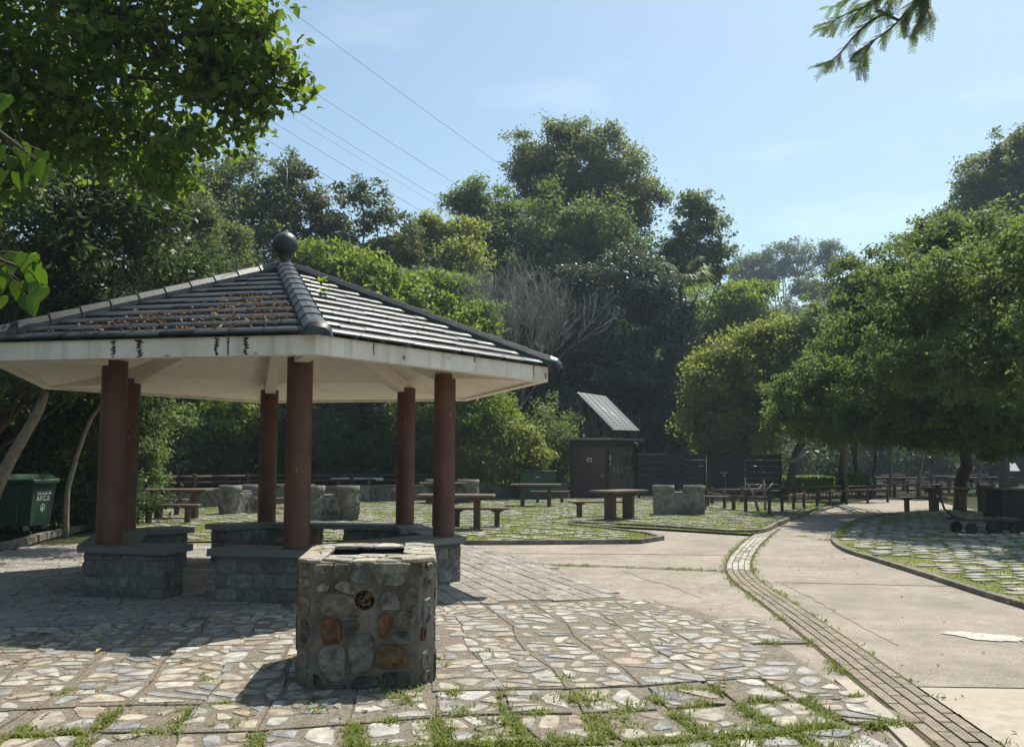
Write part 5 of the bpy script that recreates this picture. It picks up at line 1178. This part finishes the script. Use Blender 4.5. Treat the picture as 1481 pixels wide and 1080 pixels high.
# trees on the slope
tree('sparse_tree','sparse dark tree with a few rusty leaves, against the sky right of the roof ball','tree',(480,560),41,[(415,262,24,42),(400,310,32,40),(455,290,36,30),(470,330,40,40),(520,285,38,28),(545,320,30,26),(585,325,28,18),(430,360,40,36),(500,365,60,30),(565,355,40,22),(440,245,14,14)],15000,.24,'lf_rusty',.2,clump=.26,per=13,inner=.15,droop=.5,aspect=.42,twigs=22,fork=.55)
tree('bright_tree','bright yellow green drooping leaved tree just behind the right roof slope','tree',(540,640),37.5,[(470,378,55,26),(530,398,62,32),(590,425,60,34),(640,455,48,28),(440,372,28,20),(560,470,110,50),(690,475,30,18)],30000,.25,'lf_bright',.12,clump=.28,droop=1.1,per=16,up=.35,aspect=.42)
tree('feathery_tree','soft feathery light green tree above the right roof slope','tree',(640,640),38.5,[(615,405,38,18),(640,430,30,16),(655,405,22,14),(690,455,34,18),(665,470,40,20),(700,440,22,12)],22000,.2,'lf_feather',.1,clump=.30,flat=.35,aspect=.16,droop=.3,per=40,up=.9,rnd_=.5)
tree('yellowish_tree','yellow green loose tree on the slope left of the tall tree','tree',(600,560),46,[(600,365,48,34),(645,350,42,30),(570,395,50,35),(640,395,60,40),(620,330,22,16),(680,350,30,24)],26000,.24,'lf_yellow',.2,clump=.42,inner=.3)
tree('tall_tree','tallest tree in the middle with a billowing crown against the sky','tree',(835,560),57,[(790,225,52,38),(850,208,48,32),(830,190,30,16),(895,245,50,40),(925,275,36,30),(760,250,34,28),(840,265,80,40),(905,300,48,34),(880,340,46,34),(800,290,60,40),(742,245,16,14)],58000,.23,'lf_olive',.42,clump=.45,inner=.4,per=24,fork=.62,twigs=16)
tree('spreading_tree','mid green spreading tree below and in front of the tallest tree','tree',(740,600),51,[(685,285,40,28),(660,300,24,18),(720,330,58,50),(790,330,56,46),(860,325,54,42),(900,350,30,30),(760,390,90,60),(690,390,56,60),(830,385,50,40)],70000,.21,'lf_mid',.36,clump=.42,inner=.42,fork=.5)
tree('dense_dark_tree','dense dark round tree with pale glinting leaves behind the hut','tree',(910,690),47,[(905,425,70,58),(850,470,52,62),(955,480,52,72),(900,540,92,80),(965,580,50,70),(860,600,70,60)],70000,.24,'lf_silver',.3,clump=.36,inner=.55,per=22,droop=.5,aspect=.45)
tree('thin_tree','thin leaning open tree right of the tallest tree','tree',(960,560),54,[(1005,300,30,20),(1020,330,32,26),(985,340,28,24),(1035,365,26,22),(960,372,30,24),(995,385,44,30),(1040,395,24,20),(1000,285,16,10)],15000,.23,'lf_mid',.2,clump=.30,inner=.1,per=16,fork=.6,twigs=20)
# bare dead shrub
dead=thing('bare_tree','grey leafless tree with many fine branches right of the pavilion roof','tree',Vector((at(708,690,42).x,42,hill(at(708,690,42).x,42)-.05))); b=MB(); rg=random.Random(90)
def grow(p,d,l,r_,lev):
    n=4; pts=[p]; dd=d
    for i in range(n):
        dd=(dd+Vector((rg.gauss(0,.13),rg.gauss(0,.13),rg.gauss(.05,.10)))).normalized(); pts.append(pts[-1]+dd*l/n)
    b.tube(pts,[max(.013,r_*(1-.45*i/n)) for i in range(n+1)],5 if lev<3 else 3,.5,False)
    if lev>=6: return
    k=rg.choice((2,3,3)) if lev<4 else rg.choice((2,3))
    for i in range(k):
        a=rg.uniform(0,6.28); s=Vector((math.cos(a),math.sin(a),rg.uniform(-.2,.3)))*rg.uniform(.15,.34); grow(pts[-1] if i<2 else pts[rg.randint(2,4)],(dd+s+Vector((0,0,.12))).normalized(),l*rg.uniform(.68,.88),r_*.58,lev+1)
for q,d in (((-.1,0,0),(-.18,0,1)),((.1,.1,0),(.02,.1,1)),((.25,0,0),(.14,-.1,1)),((0,.2,0),(-.05,.2,1)),((.2,.1,0),(.06,-.15,1)),((.3,.1,0),(.14,-.2,1))): grow(Vector(q),Vector(d).normalized(),2.95,.065,0)
b.build('branches','deadwood',dead)
# fan palm
pm_=thing('fan_palm','fan palm with drooping folded fronds below the thin leaning tree','palm',Vector((at(985,560,47).x,47,hill(at(985,560,47).x,47)))); b=MB(); top=at(985,405,47)-pm_.location; b.tube([(0,0,-.1),top*.5,top],[.2,.17,.15],9); b.build('trunk','bark',pm_); rg=random.Random(3)
for i in range(15):
    a=i*2.4; el=rg.uniform(-.5,1.1); d=Vector((math.cos(a)*math.cos(el),math.sin(a)*math.cos(el),math.sin(el))); hb=top+d*rg.uniform(.7,1.1); b=MB(); b.tube([top,hb],[.03,.02],4); s=d.cross(Vector((0,0,1))).normalized(); u=s.cross(d).normalized()
    for k in range(17):
        t=(k/16-.5)*2.3; e=(d*math.cos(t)+s*math.sin(t)).normalized(); L_=rg.uniform(.95,1.25); w_=e.cross(u).normalized()*.05; b.idx([hb-w_*.3,hb+w_*.3,hb+e*L_*.6+w_+u*.02,hb+e*L_*.6-w_+u*.02,hb+e*L_-Vector((0,0,.38)),],[(0,1,2,3),(3,2,4)],rg.random())
    b.build('frond','lf_mid',pm_)
# trees along the right of the middle
tree('light_tree','light green tree on the slope right of the dense dark tree','tree',(1040,640),58,[(1040,470,46,40),(1075,440,40,30),(1010,500,40,50),(1060,520,50,45),(1110,470,34,26),(1100,420,24,18)],40000,.26,'lf_bright',.25,clump=.5)
tree('yellow_green_tree','yellow green tree left of the big right hand tree, standing by the board fence','tree',(1060,690),38,[(1055,530,55,42),(1100,510,50,36),(1030,570,36,46),(1090,580,60,50),(1135,540,40,40),(1060,620,50,26),(1140,480,34,26),(1120,605,40,26),(1035,640,40,16),(1085,640,40,16),(1005,610,26,26)],50000,.18,'lf_yellow',.17,clump=.34,per=20,inner=.3,twigs=16)
tree('shade_tree','big dense shade tree at the right edge spreading over the trolley and tables','tree',Vector((at(1385,705,28).x,28,-.05)),23,[(1430,395,96,54,-4.5),(1400,520,106,52,-4.5),(1500,470,90,90,-5),(1520,370,70,80,-7),(1560,480,80,70,-7),(1370,600,90,28,-2),(1470,600,80,32,-2),(1400,350,100,38,-1),(1470,335,86,42,0),(1380,470,110,64,0),(1390,380,106,52,4),(1450,450,106,76,4),(1450,590,96,34,4),(1560,560,80,60,0),(1420,630,90,20,-1),(1480,640,70,22,1),(1390,632,80,20,4)],170000,.112,'lf_mid',.2,clump=.19,inner=.4,per=30,fork=.75,twigs=8,droop=.3)
tree('shade_tree','dense shade tree over the bend of the path, left of the biggest shade tree','tree',Vector((at(1219,705,38).x,38,-.05)),24,[(1240,480,56,44,-1.5),(1330,425,80,46,-4),(1200,540,52,38,1.5),(1300,530,90,48,-3),(1270,596,76,26,0),(1300,400,76,42,0),(1250,425,56,44,0),(1320,470,90,60,0),(1165,575,42,34,2),(1210,600,46,20,2),(1300,480,90,60,4),(1330,590,90,28,3),(1185,612,60,26,3),(1260,628,70,16,1),(1330,626,80,20,-1),(1140,590,40,40,3)],130000,.112,'lf_mid',.15,clump=.19,inner=.4,per=30,fork=.75,twigs=8,droop=.3)
TB='slim trunks under the shade tree'
tree('dark_tree','dark tree on a straight trunk at the right end of the board fence','tree',Vector((at(1133,700,37.5).x,37.5,-.05)),37.5,[(1165,560,50,40),(1180,500,45,45),(1140,600,40,22),(1210,540,50,40)],36000,.2,'lf_mid',.19,clump=.36,inner=.35,fork=.55)
for i,(x,Y,hx_,lean,lb) in enumerate([(1243,44,600,-6,'slim straight trunk rising just behind the right end of the hedges'),(1262,44,590,12,'slim curved trunk right of the hedge, leaning left at the top'),(1287,46,600,4,'second slim trunk right of the hedge'),(1327,41,585,8,'slim pale forked trunk left of the thick trunk'),(1412,47,600,18,'thin trunk right of the thick trunk, leaning right')]):
    base=Vector((at(x,700,Y).x,Y,-.05))
    o=tree('slim_tree',lb,'tree',base,Y,[(x+lean+rx,hx_+ry,46,26) for rx,ry in ((-25,0),(20,-18),(0,-40))],10000,.18,'lf_mid',.09 if i else .13,clump=.34,per=20,fork=.7,group=TB,bark='barkpale' if i>1 else 'bark',seed=300+i)
tree('tall_right_tree','tall tree against the sky at the upper right edge','tree',(1450,640),56,[(1440,255,48,40),(1475,230,46,40),(1410,285,30,22),(1460,300,60,40),(1510,250,60,60),(1490,205,26,20),(1395,315,36,20),(1350,325,16,14),(1330,345,14,12)],50000,.24,'lf_olive',.34,clump=.42,inner=.35,fork=.6)
# far ridge
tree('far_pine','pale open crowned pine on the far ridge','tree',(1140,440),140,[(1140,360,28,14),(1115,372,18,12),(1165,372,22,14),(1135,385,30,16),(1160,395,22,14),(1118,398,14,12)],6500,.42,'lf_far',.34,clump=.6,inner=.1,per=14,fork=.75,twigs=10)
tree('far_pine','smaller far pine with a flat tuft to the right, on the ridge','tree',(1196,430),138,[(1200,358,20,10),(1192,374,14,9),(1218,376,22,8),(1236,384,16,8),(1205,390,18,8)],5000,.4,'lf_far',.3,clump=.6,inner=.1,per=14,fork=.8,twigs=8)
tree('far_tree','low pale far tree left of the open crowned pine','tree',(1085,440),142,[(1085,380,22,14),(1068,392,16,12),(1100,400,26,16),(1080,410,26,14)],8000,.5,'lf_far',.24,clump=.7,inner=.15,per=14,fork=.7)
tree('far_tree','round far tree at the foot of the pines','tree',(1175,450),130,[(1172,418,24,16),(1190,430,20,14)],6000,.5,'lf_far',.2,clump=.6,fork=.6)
# wooded slopes that read as one mass
def wood(name,label,spots,n,size,mat,seed,clump,extra=()):
    W=list(extra); rg=random.Random(seed)
    for (x,y,rx,ry,Y) in spots: W.append((tuple(at(x,y,Y)),(rx/F*Y,rx/F*Y*.8,ry/F*Y)))
    V,Fc,t,cc,li=leaf_cloud(W,n,size,seed,clump,inner=.55,per=24); o=npmesh(name,V,Fc,t,mat); tag(o,label,'woodland',None,'stuff'); return o
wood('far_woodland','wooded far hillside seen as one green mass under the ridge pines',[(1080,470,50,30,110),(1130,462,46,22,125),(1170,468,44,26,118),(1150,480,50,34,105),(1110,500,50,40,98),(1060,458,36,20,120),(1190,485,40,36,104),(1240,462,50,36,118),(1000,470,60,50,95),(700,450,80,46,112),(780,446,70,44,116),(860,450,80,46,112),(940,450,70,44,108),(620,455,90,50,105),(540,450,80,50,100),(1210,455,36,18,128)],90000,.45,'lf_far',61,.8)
wood('dark_woodland','dense shaded wood behind the pavilion and the hut seen as one mass, plus unseen clumps added at left',[(200,560,180,130,43),(370,560,150,120,46),(520,560,150,120,46),(660,560,130,110,50),(790,560,110,110,54),(560,470,160,70,50),(420,450,120,80,48),(300,450,130,90,46),(930,640,90,70,50),(1010,630,70,70,48),(90,520,180,200,40),(-80,500,200,220,38),(840,470,90,70,58),(660,660,200,50,46),(380,670,260,45,44),(960,690,120,40,47)],190000,.33,'lf_dark',62,.5,[((-15,6,5),(4,5,6)),((-15,-3,6),(4,5,7)),((-16,14,4),(3.5,4,5))])  # the extra clumps are unseen at left, added to dim the sky light
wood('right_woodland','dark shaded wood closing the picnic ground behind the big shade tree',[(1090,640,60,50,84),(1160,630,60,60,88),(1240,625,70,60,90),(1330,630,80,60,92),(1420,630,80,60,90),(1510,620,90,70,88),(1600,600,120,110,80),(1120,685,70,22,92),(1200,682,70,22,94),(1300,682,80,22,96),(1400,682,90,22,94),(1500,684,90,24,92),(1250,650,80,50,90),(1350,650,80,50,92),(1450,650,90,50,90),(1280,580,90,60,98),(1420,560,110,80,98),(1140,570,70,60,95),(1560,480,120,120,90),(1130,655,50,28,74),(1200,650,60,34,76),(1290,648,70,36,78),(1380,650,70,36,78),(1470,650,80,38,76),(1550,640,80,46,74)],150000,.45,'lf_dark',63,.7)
# clipped hedges
def hedge(label,x0,x1,y0,y1,Y,n,seed):
    a=at(x0,y1,Y); c=at(x1,y0,Y); hz=c.z; hw=(c.x-a.x)/2; t=thing('hedge',label,'hedge',Vector(((a.x+c.x)/2,Y,0)),R(-4),'clipped hedges along the path'); r=np.random.RandomState(seed)
    u=r.rand(n,3)*2-1; k=r.randint(0,3,n); sg=np.sign(r.randn(n)); u[np.arange(n),k]=sg*(.86+.18*r.rand(n)); P=u*np.array([hw,.55,hz/2-.12])+np.array([0,0,hz/2+.12]); N=np.zeros((n,3)); N[np.arange(n),k]=sg; N=N*.6+r.randn(n,3)*.6+UPV*.4; N/=np.linalg.norm(N,axis=1)[:,None]; T=r.randn(n,3); T-=N*(T*N).sum(1)[:,None]; T/=np.linalg.norm(T,axis=1)[:,None]; B=np.cross(N,T); S=(.07+.05*r.rand(n))[:,None]
    V=np.stack([P-T*S*.6,P+B*S*.4,P+T*S*.6,P-B*S*.4],1).reshape(-1,3); npmesh('foliage',V,np.arange(4*n).reshape(-1,4),r.rand(n),'lf_bright',t)  # brighter leaf colour stands in for sun on the shaded hedge
    b=MB(); 
    for i in range(9): x=(-.8+1.6*i/8)*hw; b.tube([(x,0,-.02),(x+.03,.02,hz*.5),(x,.0,hz*.8)],[.02,.016,.01],5)
    b.build('stems','bark',t); return t
hedge('clipped hedge left of the slim straight trunk, behind the knee rail',1138,1200,689,722,40,9000,1); hedge('clipped leafy hedge right of the slim straight trunk',1199,1252,684,718,41.5,9000,2)
# small dead stems in the planting bed by the path corner
for i,(x,y0,pts,lb) in enumerate([(1098,742,[(1090,715),(1080,698)],'bare forked stem in the bed behind the knee rail corner'),(1107,740,[(1106,712),(1104,694)],'short bare stem right of the forked stem in the corner bed')]):
    g=G(x,y0); o=thing('dead_shrub',lb,'shrub',g); b=MB(); b.tube([(0,0,-.03)]+[at(p[0],p[1],g.y)-g for p in pts],[.05,.04,.03],6); b.tube([at(pts[0][0],pts[0][1],g.y)-g,at(pts[0][0]+12,pts[0][1]-14,g.y+.2)-g],[.028,.015],5); b.build('stem','barkpale',o)
bs_=thing('bent_bough','pale crooked bough reaching right from the dark trunk by the board fence','bough',at(1140,668,37.3)); b=MB(); o_=bs_.location; w_=[at(x,y,37.2)-o_ for x,y in [(1140,668),(1153,664),(1160,653),(1175,648),(1188,646),(1200,632),(1210,615)]]; sp_=spline(w_,4); b.tube(sp_,[.10-.055*i/len(sp_) for i in range(len(sp_))],7); b.build('bough','barkpale',bs_)
# feathery spray hanging in at the upper right
ov=thing('overhanging_tree','feathery leaved tree whose one spray hangs into the top right of the sky','tree',Vector((4.9,2.6,-.02))); b=MB(); lv=MB(); rg=random.Random(44); o_=ov.location; YB=5.5
b.tube(spline([Vector((0,0,0)),Vector((.1,.3,2.4)),Vector((-.3,.9,4.2)),at(1420,-150,5.2)-o_,at(1345,-30,YB)-o_],5),[.16-.135*i/21 for i in range(21)],8)
def frond(p,d,L_):
    d=d.normalized(); s=d.cross(Vector((0,0,1))).normalized(); n=9; pts=[p+d*L_*i/n-Vector((0,0,L_*.12*(i/n)**2)) for i in range(n+1)]; b.tube(pts,.0016,3)
    for i in range(1,n+1):
        for e in (-1,1):
            q=pts[i]; dd=(s*e*.85+d*.5+Vector((0,0,-.12+rg.uniform(-.2,.15)))).normalized(); l2=L_*.34*(1-.35*abs(i/n-.45)); w_=d*.0065; up_=Vector((0,0,1))
            for k in range(3):
                a=q+dd*l2*(k/3); c=q+dd*l2*((k+.92)/3); lv.idx([a-w_*.55,a+w_*.55,c+w_*.5,c-w_*.5],[(0,1,2,3)],rg.random())
for stem in ([(1345,-30),(1322,5),(1290,40),(1262,60),(1240,75)],[(1322,-20),(1290,-8),(1250,10),(1215,25),(1195,40)],[(1262,60),(1250,80),(1242,96)],[(1330,-30),(1335,0),(1330,25),(1322,48)],[(1300,30),(1275,22),(1240,48),(1212,80),(1195,92)],[(1280,-25),(1262,0),(1235,22)],[(1345,-30),(1300,-15),(1275,15)],[(1352,-40),(1342,-5),(1346,26)],[(1360,-30),(1322,4),(1306,34)],[(1300,-30),(1250,-12),(1205,10)]):
    w_=spline([at(x,y,YB+rg.uniform(-.1,.1))-o_ for x,y in stem],5); b.tube(w_,[.008*(1-i/len(w_))+.002 for i in range(len(w_))],5)
    for i in range(2,len(w_),1):
        d=(w_[i]-w_[i-1]).normalized()
        for e in (-1,1): frond(w_[i],d*.7+Vector((rg.uniform(-.5,.5)+e*.3,e*.5,rg.uniform(-.35,.1))),rg.uniform(.07,.125))
b.build('trunk','bark',ov); lv.build('crown','lf_spray',ov)

# ------------------------------------------------------------------ fallen leaves
lp_=[(22,958),(33,862),(77,865),(75,870),(138,917),(143,941),(165,861),(190,890),(395,880),(20,921),(22,930),(215,932),(268,956),(250,905),(388,893),(62,918),(1040,757),(306,897),(1046,990),(710,868)]
pv=None
for i,(x,y) in enumerate(lp_):
    b=MB(); r=random.Random(i); L_=r.uniform(.05,.085); b.idx([(-L_*.6,0,.006),(-L_*.1,L_*.3,.02),(L_*.6,0,.008),(-L_*.1,-L_*.3,.016),(-.0,0,.003)],[(0,4,1),(1,4,2),(2,4,3),(3,4,0)],r.random())
    o=b.build('fallen_leaf','yellowleaf' if i%3 else 'litter'); g=G(x,y,.03); o.location=g; o.rotation_euler=(r.uniform(-.2,.2),r.uniform(-.2,.2),r.uniform(0,6.28)); tag(o,'dry fallen leaf lying on the stone paving','fallen leaf','fallen leaves on the paving')
rg=random.Random(51); pts=[]
for _ in range(420):
    x,y=rg.uniform(-40,640),rg.uniform(800,1070); g=G(x,y,.028); 
    if rg.random()<.5 or x<250: pts.append(tuple(g))
for _ in range(260): g=G(rg.uniform(-60,130),rg.uniform(770,830),.03); pts.append(tuple(g))
for _ in range(90): g=G(rg.uniform(700,1480),rg.uniform(800,1075),.012); pts.append(tuple(g))
for _ in range(200): g=G(rg.uniform(1130,1480),rg.uniform(735,830),.07); pts.append(tuple(g))
scatter_leaves('leaf_litter',pts,'litter',.035,8,None,'small dry leaf bits scattered over the paving')

# ------------------------------------------------------------------ thin summer haze
hm=bpy.data.materials.new('haze'); hm.use_nodes=True; n=hm.node_tree; n.nodes.remove(n.nodes['Principled BSDF']); v=n.nodes.new('ShaderNodeVolumePrincipled'); v.inputs['Color'].default_value=(.66,.84,1,1); v.inputs['Density'].default_value=HAZE; v.inputs['Anisotropy'].default_value=.25
n.links.new(v.outputs[0],n.nodes['Material Output'].inputs['Volume']); M['haze']=hm
b=MB(); b.box((0,110,29),(860,660,61)); h_=b.build('haze','haze'); tag(h_,None,None,None,'stuff')
scene.cycles.volume_bounces=0
